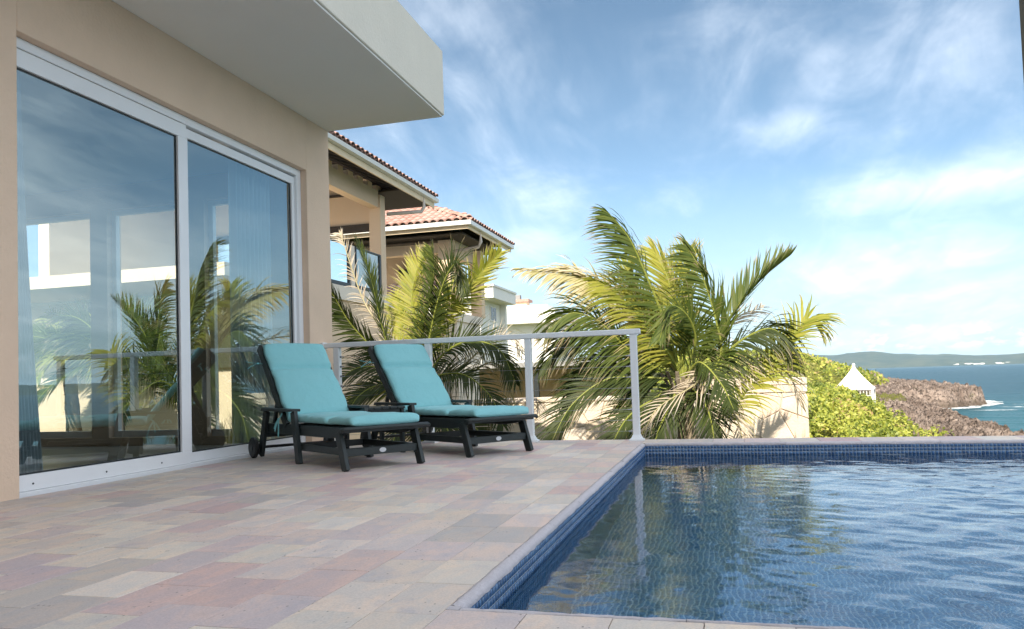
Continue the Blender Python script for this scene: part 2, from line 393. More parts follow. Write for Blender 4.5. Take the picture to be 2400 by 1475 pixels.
# ------------------------------------------------------------ mesh helpers
BASE = {}                     # base point (world) of each object's root; children share it
class MB:
    def __init__(s): s.v, s.f, s.a = [], [], []
    def add(s, vs, fs):
        n = len(s.v)
        s.v += [tuple(map(float, p)) for p in vs]
        s.f += [tuple(i + n for i in f) for f in fs]
        return s
    def box(s, x0, x1, y0, y1, z0, z1):
        return s.add([(x0, y0, z0), (x1, y0, z0), (x1, y1, z0), (x0, y1, z0), (x0, y0, z1), (x1, y0, z1), (x1, y1, z1), (x0, y1, z1)],
                     [(0, 3, 2, 1), (4, 5, 6, 7), (0, 1, 5, 4), (1, 2, 6, 5), (2, 3, 7, 6), (3, 0, 4, 7)])
    def bar(s, p, q, w, h, side=(0, 1, 0)):
        p, q = Vector(p), Vector(q)
        d = (q - p).normalized()
        sd = Vector(side); sd = (sd - d * sd.dot(d)).normalized()
        u = sd.cross(d)
        vs = []
        for c in (p, q):
            for a, b in ((-1, -1), (1, -1), (1, 1), (-1, 1)):
                vs.append(c + sd * a * w / 2 + u * b * h / 2)
        return s.add(vs, [(0, 1, 2, 3), (7, 6, 5, 4), (0, 4, 5, 1), (1, 5, 6, 2), (2, 6, 7, 3), (3, 7, 4, 0)])
    def tube(s, pts, r, n=8, cap=True):
        pts = [Vector(p) for p in pts]
        rs = r if isinstance(r, (list, tuple)) else [r] * len(pts)
        ref = Vector((0, 0, 1))
        if abs((pts[-1] - pts[0]).normalized().z) > .9: ref = Vector((1, 0, 0))
        vs, fs = [], []
        for i, p in enumerate(pts):
            d = (pts[min(i + 1, len(pts) - 1)] - pts[max(i - 1, 0)]).normalized()
            a = d.cross(ref).normalized(); b = a.cross(d)
            for j in range(n):
                t = 2 * math.pi * j / n
                vs.append(p + (a * math.cos(t) + b * math.sin(t)) * rs[i])
        for i in range(len(pts) - 1):
            for j in range(n):
                k1 = (j + 1) % n
                fs.append((i * n + j, i * n + k1, (i + 1) * n + k1, (i + 1) * n + j))
        if cap:
            fs.append(tuple(range(n - 1, -1, -1))); fs.append(tuple((len(pts) - 1) * n + j for j in range(n)))
        return s.add(vs, fs)
    def prism(s, poly, off):
        """poly: list of 3-D points (planar), extruded by vector off"""
        n = len(poly); off = Vector(off)
        vs = [Vector(p) for p in poly] + [Vector(p) + off for p in poly]
        fs = [tuple(range(n - 1, -1, -1)), tuple(range(n, 2 * n))]
        fs += [(i, (i + 1) % n, n + (i + 1) % n, n + i) for i in range(n)]
        return s.add(vs, fs)
    def slabpoly(s, poly, z0, z1): return s.prism([(x, y, z0) for x, y in poly], (0, 0, z1 - z0))

def mesh_from(name, v, f, base=(0, 0, 0), bevel=0.0, smooth=False):
    me = bpy.data.meshes.new(name)
    b = Vector(base)
    me.from_pydata([(p[0] - b.x, p[1] - b.y, p[2] - b.z) for p in v], [], f)
    if bevel:
        bm = bmesh.new(); bm.from_mesh(me)
        bmesh.ops.recalc_face_normals(bm, faces=bm.faces)
        bmesh.ops.bevel(bm, geom=list(bm.edges), offset=bevel, segments=1, affect='EDGES', clamp_overlap=True)
        bm.to_mesh(me); bm.free()
    else:
        bm = bmesh.new(); bm.from_mesh(me)
        bmesh.ops.recalc_face_normals(bm, faces=bm.faces)
        bm.to_mesh(me); bm.free()
    if smooth:
        for p in me.polygons: p.use_smooth = True
    return me
def tag(o, label=None, cat=None, group=None, kind=None):
    for k_, v_ in (('label', label), ('category', cat), ('group', group), ('kind', kind)):
        if v_: o[k_] = v_
    return o
def thing(name, label, cat, loc=(0, 0, 0), rz=0.0, group=None):
    o = bpy.data.objects.new(name, None)
    COL.objects.link(o)
    o.empty_display_size = .2
    o.location = loc
    o.rotation_euler = (0, 0, rz)
    BASE[o.name] = (0, 0, 0) if rz else tuple(loc)     # rotated things are modelled in their own frame
    return tag(o, label, cat, group)
def obj(name, mb, mat, parent=None, bevel=0.0, smooth=False):
    base = BASE[parent.name] if parent else (0, 0, 0)
    me = mb if isinstance(mb, bpy.types.Mesh) else mesh_from(name, mb.v, mb.f, base, bevel, smooth)
    if mat is not None and not me.materials: me.materials.append(M[mat] if isinstance(mat, str) else mat)
    o = bpy.data.objects.new(name, me)
    COL.objects.link(o)
    if parent:
        o.parent = parent
        BASE[o.name] = base
    else:
        BASE[o.name] = (0, 0, 0)
    return o
def inst(name, me, parent, loc=(0, 0, 0), mat4=None):
    o = bpy.data.objects.new(name, me)
    COL.objects.link(o)
    o.parent = parent
    b = Vector(BASE[parent.name])
    if mat4 is not None:
        o.matrix_basis = Matrix.Translation(-b) @ mat4
    else:
        o.location = Vector(loc) - b
    BASE[o.name] = BASE[parent.name]
    return o
def struct(name, mb, mat, **kw):
    o = obj(name, mb, mat, **kw)
    o['kind'] = 'structure'
    return o
def np_mesh(name, V, F, tone=None, attr='tone', smooth=False):
    """V (n,3) and quads F (m,4) as numpy arrays"""
    me = bpy.data.meshes.new(name)
    V = np.asarray(V, np.float32); F = np.asarray(F, np.int32)
    me.vertices.add(len(V)); me.vertices.foreach_set('co', V.ravel())
    me.loops.add(F.size); me.loops.foreach_set('vertex_index', F.ravel())
    me.polygons.add(len(F))
    w = F.shape[1]
    me.polygons.foreach_set('loop_start', np.arange(0, F.size, w, dtype=np.int32))
    me.polygons.foreach_set('loop_total', np.full(len(F), w, np.int32))
    if tone is not None:
        a = me.attributes.new(attr, 'FLOAT', 'POINT')
        a.data.foreach_set('value', np.asarray(tone, np.float32))
    me.update(calc_edges=True)
    me.validate()
    if smooth: me.polygons.foreach_set('use_smooth', np.ones(len(F), bool))
    return me
def vnoise(x, y, seed=0):
    """smooth value noise, numpy"""
    xi, yi = np.floor(x).astype(int), np.floor(y).astype(int)
    xf, yf = x - xi, y - yi
    def h(a, b):
        v = np.sin(a * 127.1 + b * 311.7 + seed * 74.7) * 43758.5453
        return v - np.floor(v)
    u, v = xf * xf * (3 - 2 * xf), yf * yf * (3 - 2 * yf)
    return (h(xi, yi) * (1 - u) + h(xi + 1, yi) * u) * (1 - v) + (h(xi, yi + 1) * (1 - u) + h(xi + 1, yi + 1) * u) * v
def fbm(x, y, o=5, seed=0, ridged=False):
    s, a, t = 0.0, 1.0, 0.0
    for i in range(o):
        n = vnoise(x * 2 ** i, y * 2 ** i, seed + i)
        if ridged: n = 1 - np.abs(2 * n - 1)
        s = s + a * n; t += a; a *= .55
    return s / t

# ============================================================ THE TERRACE
WX, PX = -4.5, -0.79                     # villa wall plane, pool's inner edge
PY0, PY1 = 2.245, 7.80                   # pool near and far edges
DEND = 8.30                              # outer edge of the deck
slab = MB()
slab.box(WX - .1, PX - .012, -6, DEND - .02, -2.6, -.012)
slab.box(PX - .012, 9.0, -6, PY0 - .012, -2.6, -.012)
slab.box(PX - .012, 9.0, PY1 + .012, DEND - .02, -2.6, -.012)
terrace = struct('terrace_floor', slab, 'mortar')
terrace['label'] = 'terrace paved with pale and pink travertine beside the pool'
def paver_mesh(lx, ly, h=.022):
    b = .0012
    x, y = lx / 2 - .0013, ly / 2 - .0013
    v = [(-x, -y, -h), (x, -y, -h), (x, y, -h), (-x, y, -h), (-x, -y, -b), (x, -y, -b), (x, y, -b), (-x, y, -b),
         (-x + b, -y + b, 0), (x - b, -y + b, 0), (x - b, y - b, 0), (-x + b, y - b, 0)]
    f = [(8, 9, 10, 11)] + [(i, (i + 1) % 4, 4 + (i + 1) % 4, 4 + i) for i in range(4)] + [(4 + i, 4 + (i + 1) % 4, 8 + (i + 1) % 4, 8 + i) for i in range(4)]
    return v, f
PVM = {}
def paver_me(lx, ly):
    key = (round(lx, 3), round(ly, 3))
    if key not in PVM:
        v, f = paver_mesh(*key)
        PVM[key] = mesh_from('paver', v, f)
        PVM[key].materials.append(M['paver'])
    return PVM[key]
def seen(x, y):
    return y > 1.55 and x > -2.25 - (y - 1.81) * 1.076 - .15 and not (x > .9 and y < 2.3)
mass_v, mass_f, mass_t = [], [], []
def lay(x, y, lx, ly, parent, name):
    z = rng.uniform(-.0009, .0009)
    if seen(x, y):
        o = inst(name, paver_me(lx, ly), parent, (x, y, z))
        o.rotation_euler = (rng.uniform(-.0012, .0012), rng.uniform(-.0012, .0012), 0)
        return 1
    v, f = paver_mesh(round(lx, 3), round(ly, 3))
    n = len(mass_v); t = rng.random()
    mass_v.extend((p[0] + x, p[1] + y, p[2] + z) for p in v)
    mass_f.extend(tuple(i + n for i in q) for q in f)
    mass_t.extend([t] * len(v))
    return 0
CW, CL = .2305, .332
npav = 0
ncol = 15
for i in range(ncol):
    x = -1.043 - CW * (i + .5)
    y = -1.5 + (i % 2) * CL * .5 + rng.uniform(-.05, .05)
    while y < DEND:
        ln = CL
        y1 = min(y + ln, DEND)
        if y1 - y > .05: npav += lay(x, (y + y1) / 2, CW, y1 - y, terrace, 'paver')
        y += ln
# rows in front of the pool
for j in range(6):
    y = 1.952 - CW * (j + .5)
    x = -1.043 + (j % 2) * .17
    while x < 4.5:
        lay(x + CL / 2, y, CL, CW, terrace, 'paver')
        x += CL
# coping stones and the rough pale rim
coping = struct('pool_coping', MB().box(PX - .25, PX - .03, PY0, PY1, -.03, -.013), 'mortar')
coping['label'] = 'travertine coping around the pool edge'
y = -1.5
while y < DEND:
    y1 = min(y + CL, DEND)
    lay((-1.043 + PX - .042) / 2, (y + y1) / 2, PX - .042 + 1.043, y1 - y, coping, 'coping_stone')
    y += CL
x = PX - .042
first = True
while x < 5.2:
    lx = .25 if first else rng.choice((.235, .25, .27))
    lay(x + lx / 2, (1.952 + PY0 - .042) / 2, lx, PY0 - .042 - 1.952, coping, 'coping_stone')
    x += lx; first = False
x = PX - .042
while x < 8.5:
    lx = rng.choice((.30, .33, .36))
    o = inst('coping_stone', paver_me(lx, DEND - PY1 - .042), coping, (x + lx / 2, (DEND + PY1 + .042) / 2, rng.uniform(-.001, .001)))
    x += lx
def rim(x0, y0, x1, y1, nx, ny):
    """rounded rough edge stone between two points; (nx, ny) points at the water"""
    L = math.hypot(x1 - x0, y1 - y0); n = max(2, int(L / .035))
    prof = [(-.042, -.012), (-.042, .0005), (-.030, .002), (-.012, -.002), (-.001, -.013), (0.0, -.024)]
    v, f = [], []
    for i in range(n + 1):
        t = i / n
        for a, z in prof:
            j = rng.uniform(-.0025, .0025)
            v.append((x0 + (x1 - x0) * t + nx * (a + j), y0 + (y1 - y0) * t + ny * (a + j), z + rng.uniform(-.0022, .0022)))
    m_ = len(prof)
    for i in range(n):
        for j in range(m_ - 1):
            f.append((i * m_ + j, i * m_ + j + 1, (i + 1) * m_ + j + 1, (i + 1) * m_ + j))
    mb = MB(); mb.v, mb.f = v, f
    return mb
y = PY0
while y < PY1 - .01:
    y1 = min(y + .66, PY1)
    obj('rim_stone', rim(PX, y + .001, PX, y1 - .001, 1, 0), 'rim', coping, smooth=True); y = y1
obj('rim_stone', MB().box(PX - .0415, PX - .001, PY0 - .0415, PY0 - .001, -.03, .001), 'rim', coping)
x = PX
while x < 6:
    obj('rim_stone', rim(x + .001, PY0, x + .659, PY0, 0, 1), 'rim', coping, smooth=True)
    obj('rim_stone', rim(x + .001, PY1, x + .659, PY1, 0, -1), 'rim', coping, smooth=True)
    x += .66
pm = np_mesh('paver_mass', mass_v, [f for f in mass_f], mass_t)
po = obj('paver_mass', pm, 'paver_mass', terrace); po['kind'] = 'stuff'

# ------------------------------------------------------------ pool basin
PXR, PBOT, WL = 6.2, -1.32, -.116
bas = MB()
g = .006
bas.add([(PX - g, PY0 - g, -.02), (PX - g, PY1 + g, -.02), (PX - g, PY1 + g, PBOT - g), (PX - g, PY0 - g, PBOT - g)], [(0, 1, 2, 3)])
bas.add([(PX - g, PY1 + g, -.02), (PXR, PY1 + g, -.02), (PXR, PY1 + g, PBOT - g), (PX - g, PY1 + g, PBOT - g)], [(0, 1, 2, 3)])
bas.add([(PXR, PY1 + g, -.02), (PXR, PY0 - g, -.02), (PXR, PY0 - g, PBOT - g), (PXR, PY1 + g, PBOT - g)], [(0, 1, 2, 3)])
bas.add([(PXR, PY0 - g, -.02), (PX - g, PY0 - g, -.02), (PX - g, PY0 - g, PBOT - g), (PXR, PY0 - g, PBOT - g)], [(0, 1, 2, 3)])
bas.add([(PX - g, PY0 - g, PBOT - g), (PXR, PY0 - g, PBOT - g), (PXR, PY1 + g, PBOT - g), (PX - g, PY1 + g, PBOT - g)], [(0, 1, 2, 3)])
pool = struct('pool_basin', bas, 'grout')
pool['label'] = 'swimming pool lined with small blue mosaic tiles'
P = .0312
def tile_grid(o, u, v, nrm, nu, nv, gap=.0052):
    o, u, v, nrm = (np.array(a, float) for a in (o, u, v, nrm))
    I, J = np.meshgrid(np.arange(nu), np.arange(nv), indexing='ij')
    I, J = I.ravel(), J.ravel(); n = len(I)
    h = P / 2 - gap / 2; b = .0016
    cen = o + u * ((I + .5) * P)[:, None] + v * ((J + .5) * P)[:, None]
    V = []
    jit = nr.uniform(-.0005, .0005, n)[:, None]
    for (a, c, d) in ((-h, -h, -.004), (h, -h, -.004), (h, h, -.004), (-h, h, -.004), (-h + b, -h + b, 0), (h - b, -h + b, 0), (h - b, h - b, 0), (-h + b, h - b, 0)):
        V.append(cen + u * a + v * c + nrm * (d + jit))
    V = np.stack(V, 1).reshape(-1, 3)
    base = (np.arange(n) * 8)[:, None]
    q = np.array([(4, 5, 6, 7), (0, 1, 5, 4), (1, 2, 6, 5), (2, 3, 7, 6), (3, 0, 4, 7)])
    F = (base[:, :, None] + q[None]).reshape(-1, 4)
    return V, F, np.repeat(nr.rand(n), 8)
def tiles(name, mat, *a):
    V, F, T = tile_grid(*a)
    o = obj(name, np_mesh(name, V, F, T), mat, pool); o['kind'] = 'stuff'
nrow = int((-.024 - PBOT) / P)
V, F, T = tile_grid((0, 0, 0), (0, 1, 0), (0, 0, -1), (1, 0, 0), 1, 1)
one = np_mesh('mosaic_tile', V, F, T * 0); one.materials.append(M['mosaic'])
NL = 75
for i in range(NL):
    for j in range(4):
        inst('mosaic_tile', one, pool, (PX, PY0 + i * P, -.024 - j * P))
tiles('mosaic_field', 'mosaic', (PX, PY0 + NL * P, -.024), (0, 1, 0), (0, 0, -1), (1, 0, 0), int((PY1 - PY0) / P) - NL, 4)
tiles('mosaic_field', 'floor_tile', (PX, PY0, -.024 - 4 * P), (0, 1, 0), (0, 0, -1), (1, 0, 0), int((PY1 - PY0) / P), nrow - 4)
tiles('mosaic_field', 'mosaic', (PX, PY1, -.024), (1, 0, 0), (0, 0, -1), (0, -1, 0), int((PXR - PX) / P), nrow)
tiles('floor_tile_field', 'floor_tile', (PX, PY0, PBOT), (1, 0, 0), (0, 1, 0), (0, 0, 1), int((PXR - PX) / P), int((PY1 - PY0) / P), .0068)
# the water: a rippled sheet, livelier towards the right where it is stirred
nx, ny = 300, 250
X, Y = np.meshgrid(np.linspace(PX - .004, PXR, nx), np.linspace(PY0 - .004, PY1 + .004, ny), indexing='ij')
amp = .12 + .80 / (1 + np.exp(-(X - .9 - .12 * (Y - 4)) * 2.2))
Z = np.zeros_like(X)
for i in range(46):
    lam = .06 * (8 ** nr.rand()); th = nr.uniform(-1.0, 1.0) + (math.pi / 2 if nr.rand() < .7 else .4)
    kx, ky = math.cos(th) * 2 * math.pi / lam, math.sin(th) * 2 * math.pi / lam
    Z += .0021 * (lam / .3) ** .9 / 2.4 * np.sin(kx * X + ky * Y + nr.uniform(0, 6.28) + 1.3 * vnoise(X * 1.7, Y * 1.7, i))
Z = WL + Z * amp
idx = np.arange(nx * ny).reshape(nx, ny)
F = np.stack([idx[:-1, :-1], idx[1:, :-1], idx[1:, 1:], idx[:-1, 1:]], -1).reshape(-1, 4)
pw = struct('pool_water', np_mesh('pool_water', np.stack([X, Y, Z], -1).reshape(-1, 3), F, smooth=True), 'pool_water')
pw['label'] = 'rippled blue water of the pool'

# ============================================================ OUR VILLA
OY0, OY1, OZ = 4.10, 7.855, 3.13         # door opening
WEND, SOF, TOP, EAVE = 8.38, 3.735, 4.515, -3.014
villa = thing('beach_villa', 'cream stucco villa with deep flat overhang and tall white glass doors on the terrace', 'house', (WX, 4, 0))
w = MB()
w.box(WX - .24, WX, -6, OY0, -.02, SOF)
w.box(WX - .24, WX, OY1, WEND, -.02, SOF)
w.box(WX - .24, WX, OY0, OY1, OZ, SOF)
obj('wall', w, 'stucco', villa, bevel=.004)
w = MB()                                  # end wall on the garden side, with its own glazed openings
for x0, x1, z0, z1 in ((-9.6, -9.1, -2, SOF), (-7.78, -7.52, -2, SOF), (-6.34, -6.08, -2, SOF), (-5.36, WX - .242, -2, SOF), (-9.1, -7.78, 3.0, SOF), (-7.52, -6.34, 3.0, SOF), (-6.08, -5.36, 3.0, SOF),
                       (-9.1, -7.78, -2, .1), (-7.52, -6.34, -2, .1), (-6.08, -5.36, -2, .1)):
    w.box(x0, x1, WEND - .24, WEND, z0, z1)
obj('end_wall', w, 'stucco', villa)
obj('wall', MB().box(-9.84, -9.602, -6, WEND, -2, SOF), 'stucco', villa)
obj('wall', MB().box(-9.6, WX - .242, 1.2, 1.4, 0, SOF), 'room', villa)
obj('ceiling', MB().box(-9.6, WX - .242, 1.402, WEND - .242, 3.3, 3.4), 'room', villa)
obj('interior_floor', MB().box(-9.6, WX - .242, 1.402, WEND - .242, -.06, -.004), 'room_floor', villa)
# flat roof and its overhang: one slab with a fascia, turning the corner behind the camera
sl = MB()
sl.slabpoly([(-9.9, -6), (-9.9, 8.44), (EAVE, 8.40), (EAVE, -6)], SOF + .02, TOP)
obj('overhang_fascia', sl, 'white_plaster', villa, bevel=.006)
so = MB()
so.slabpoly([(-9.88, -6), (-9.88, 8.42), (EAVE - .02, 8.38), (EAVE - .02, -6)], SOF, SOF + .018)
obj('soffit', so, 'soffit', villa)
# tall unseen block added behind the terrace to throw shade over it and the pool
hb = MB()
hb.box(-8.5, 5.4, -20, -12, -.5, 18.6)
obj('shade_block', hb, 'stucco', villa)
# the sliding door
door = obj('sliding_door', MB().box(WX - .16, WX - .035, OY0 + .003, OY1 - .003, -.02, .028)
           .box(WX - .16, WX - .075, OY0 + .003, OY1 - .003, OZ - .075, OZ - .003)
           .box(WX - .16, WX - .075, OY0 + .003, OY0 + .03, .028, OZ - .075)
           .box(WX - .16, WX - .075, OY1 - .09, OY1 - .003, .028, OZ - .075), 'alu', villa, bevel=.003)
def sash(y0, y1, x, l, r, t, b, z0=.03, z1=OZ - .094):
    m_ = MB()
    d = .045
    m_.box(x - d, x, y0, y1, z0, z0 + b).box(x - d, x, y0, y1, z1 - t, z1)
    m_.box(x - d, x, y0, y0 + l, z0 + b, z1 - t).box(x - d, x, y1 - r, y1, z0 + b, z1 - t)
    obj('sash', m_, 'alu', door, bevel=.003)
    obj('pane', MB().add([(x - .025, y0 + l - .006, z0 + b - .006), (x - .025, y1 - r + .006, z0 + b - .006), (x - .025, y1 - r + .006, z1 - t + .006), (x - .025, y0 + l - .006, z1 - t + .006)], [(0, 1, 2, 3)]), 'glass', door)
    bd = MB(); e = .012                      # dark rubber bead round the pane
    bd.box(x - .03, x - .02, y0 + l - .004, y0 + l + e, z0 + b, z1 - t).box(x - .03, x - .02, y1 - r - e, y1 - r + .004, z0 + b, z1 - t)
    bd.box(x - .031, x - .021, y0 + l + e, y1 - r - e, z1 - t - e, z1 - t + .003).box(x - .031, x - .021, y0 + l + e, y1 - r - e, z0 + b - .003, z0 + b + e)
    obj('bead', bd, 'dframe', door)
sash(OY0 + .006, 5.87, WX - .052, .018, .11, .125, .108)
sash(5.855, OY1 - .092, WX - .105, .10, .055, .085, .085)
for y_ in (4.25, 4.9, 5.5): obj('screw', MB().tube([(WX - .053, y_, .075), (WX - .049, y_, .075)], .007, 8), 'dframe', door)
# glazing of the end wall
for x0, x1 in ((-9.1, -7.78), (-7.52, -6.34), (-6.08, -5.36)):
    y = WEND - .12
    fr_ = MB().box(x0, x0 + .06, y - .03, y + .03, .1, 3.0).box(x1 - .06, x1, y - .03, y + .03, .1, 3.0).box(x0 + .06, x1 - .06, y - .03, y + .03, 2.94, 3.0).box(x0 + .06, x1 - .06, y - .03, y + .03, .1, .18)
    wf = obj('window', fr_, 'alu', villa)
    obj('pane', MB().add([(x0 + .055, y, .17), (x1 - .055, y, .17), (x1 - .055, y, 2.95), (x0 + .055, y, 2.95)], [(0, 1, 2, 3)]), 'wglass', wf)
def curtain(name, pts, z0, z1, label, gather=0.0):
    """pleated cloth along a plan polyline"""
    t = thing(name, label, 'curtain', (pts[0][0], pts[0][1], z0))
    n = 90; mz = 8
    v, f = [], []
    for i in range(n + 1):
        s_ = i / n * (len(pts) - 1); a = min(int(s_), len(pts) - 2); fr_ = s_ - a
        px = pts[a][0] + (pts[a + 1][0] - pts[a][0]) * fr_; py = pts[a][1] + (pts[a + 1][1] - pts[a][1]) * fr_
        dx, dy = pts[-1][0] - pts[0][0], pts[-1][1] - pts[0][1]; L = math.hypot(dx, dy)
        for j in range(mz + 1):
            h_ = j / mz
            spread = 1 + gather * (1 - h_) ** 1.6
            off = .035 * math.sin(i * .62 + .5 * math.sin(i * .17 + h_)) * (1 + .25 * (1 - h_))
            q = (pts[0][0] + (px - pts[0][0]) * spread - dy / L * off, pts[0][1] + (py - pts[0][1]) * spread + dx / L * off)
            v.append((q[0], q[1], z0 + (z1 - z0) * h_))
    for i in range(n):
        for j in range(mz):
            f.append((i * (mz + 1) + j, (i + 1) * (mz + 1) + j, (i + 1) * (mz + 1) + j + 1, i * (mz + 1) + j + 1))
    mb = MB(); mb.v, mb.f = v, f
    obj('cloth', mb, 'curtain', t, smooth=True)
    obj('curtain_rod', MB().tube([(pts[0][0], pts[0][1], z1 + .01), (pts[-1][0], pts[-1][1], z1 + .01)], .012, 8), 'alu', t)
curtain('curtain', [(WX - .2, 4.17), (WX - .2, 4.27)], .01, 3.2, 'pale curtain flaring at the bottom left of the tall glass door', 1.8)
curtain('curtain', [(WX - .36, 7.62), (WX - .36, 6.95)], .01, 3.2, 'pale sheer curtain hanging at the far end of the glass door behind the lounger')

# column of the covered part of the terrace
col = thing('terrace_column', 'square column in shade-darkened grey green at the top right edge of the view', 'column', (.60, 1.31, 0))
cx0 = .484
obj('shaft', MB().box(cx0, cx0 + .24, 1.2, 1.42, .1, SOF - .1), pbr('column_shaded', (.115, .115, .085), .8, .1, 2), col, bevel=.006)  # shade is put into the dark shaft colour
obj('base', MB().box(cx0 - .0, cx0 + .26, 1.18, 1.44, 0.001, .1), 'stucco', col)
obj('capital', MB().box(cx0 - .0, cx0 + .26, 1.18, 1.44, SOF - .1, SOF - .002), 'stucco', col)
obj('beam', MB().box(cx0 + .02, cx0 + .22, -11.99, 1.43, SOF, SOF + .35), 'stucco', col)

# ------------------------------------------------------------ railing
RY = 8.13
rl = thing('terrace_railing', 'white metal railing with thin steel cables between the loungers and the palms', 'railing', (-2.6, RY, 0))
obj('handrail', MB().box(-4.46, -.83, RY - .045, RY + .045, 1.105, 1.16), 'rail', rl, bevel=.006)
PXS = (-4.31, -3.185, -2.035, -.905)
for x in PXS:
    p_ = obj('post', MB().box(x - .036, x + .036, RY - .036, RY + .036, .006, 1.105), 'rail', rl, bevel=.005)
    bp = MB()
    bp.box(x - .075, x + .075, RY - .075, RY + .075, .001, .02)
    bp.add([(x - .06, RY - .06, .02), (x + .06, RY - .06, .02), (x + .06, RY + .06, .02), (x - .06, RY + .06, .02), (x - .038, RY - .038, .065), (x + .038, RY - .038, .065), (x + .038, RY + .038, .065), (x - .038, RY + .038, .065)],
           [(4, 5, 6, 7), (0, 1, 5, 4), (1, 2, 6, 5), (2, 3, 7, 6), (3, 0, 4, 7)])
    obj('base_plate', bp, 'rail', p_)
    if x in (PXS[0], PXS[-1]):
        for j in range(9):
            ft = MB()
            z = .10 + j * .112
            s_ = 1 if x == PXS[0] else -1
            ft.tube([(x + s_ * .0365, RY, z), (x + s_ * .055, RY, z)], .012, 8).tube([(x + s_ * .055, RY, z), (x + s_ * .085, RY, z)], .006, 6)
            obj('cable_fitting', ft, 'steel', p_)
for j in range(9):
    z = .10 + j * .112
    obj('cable', MB().tube([(PXS[0] + .06, RY, z), (PXS[-1] - .06, RY, z)], .0016, 6), 'steel', rl)
obj('wall_bracket', MB().box(-4.498, -4.46, RY - .05, RY + .05, 1.09, 1.17), 'rail', rl, bevel=.004)

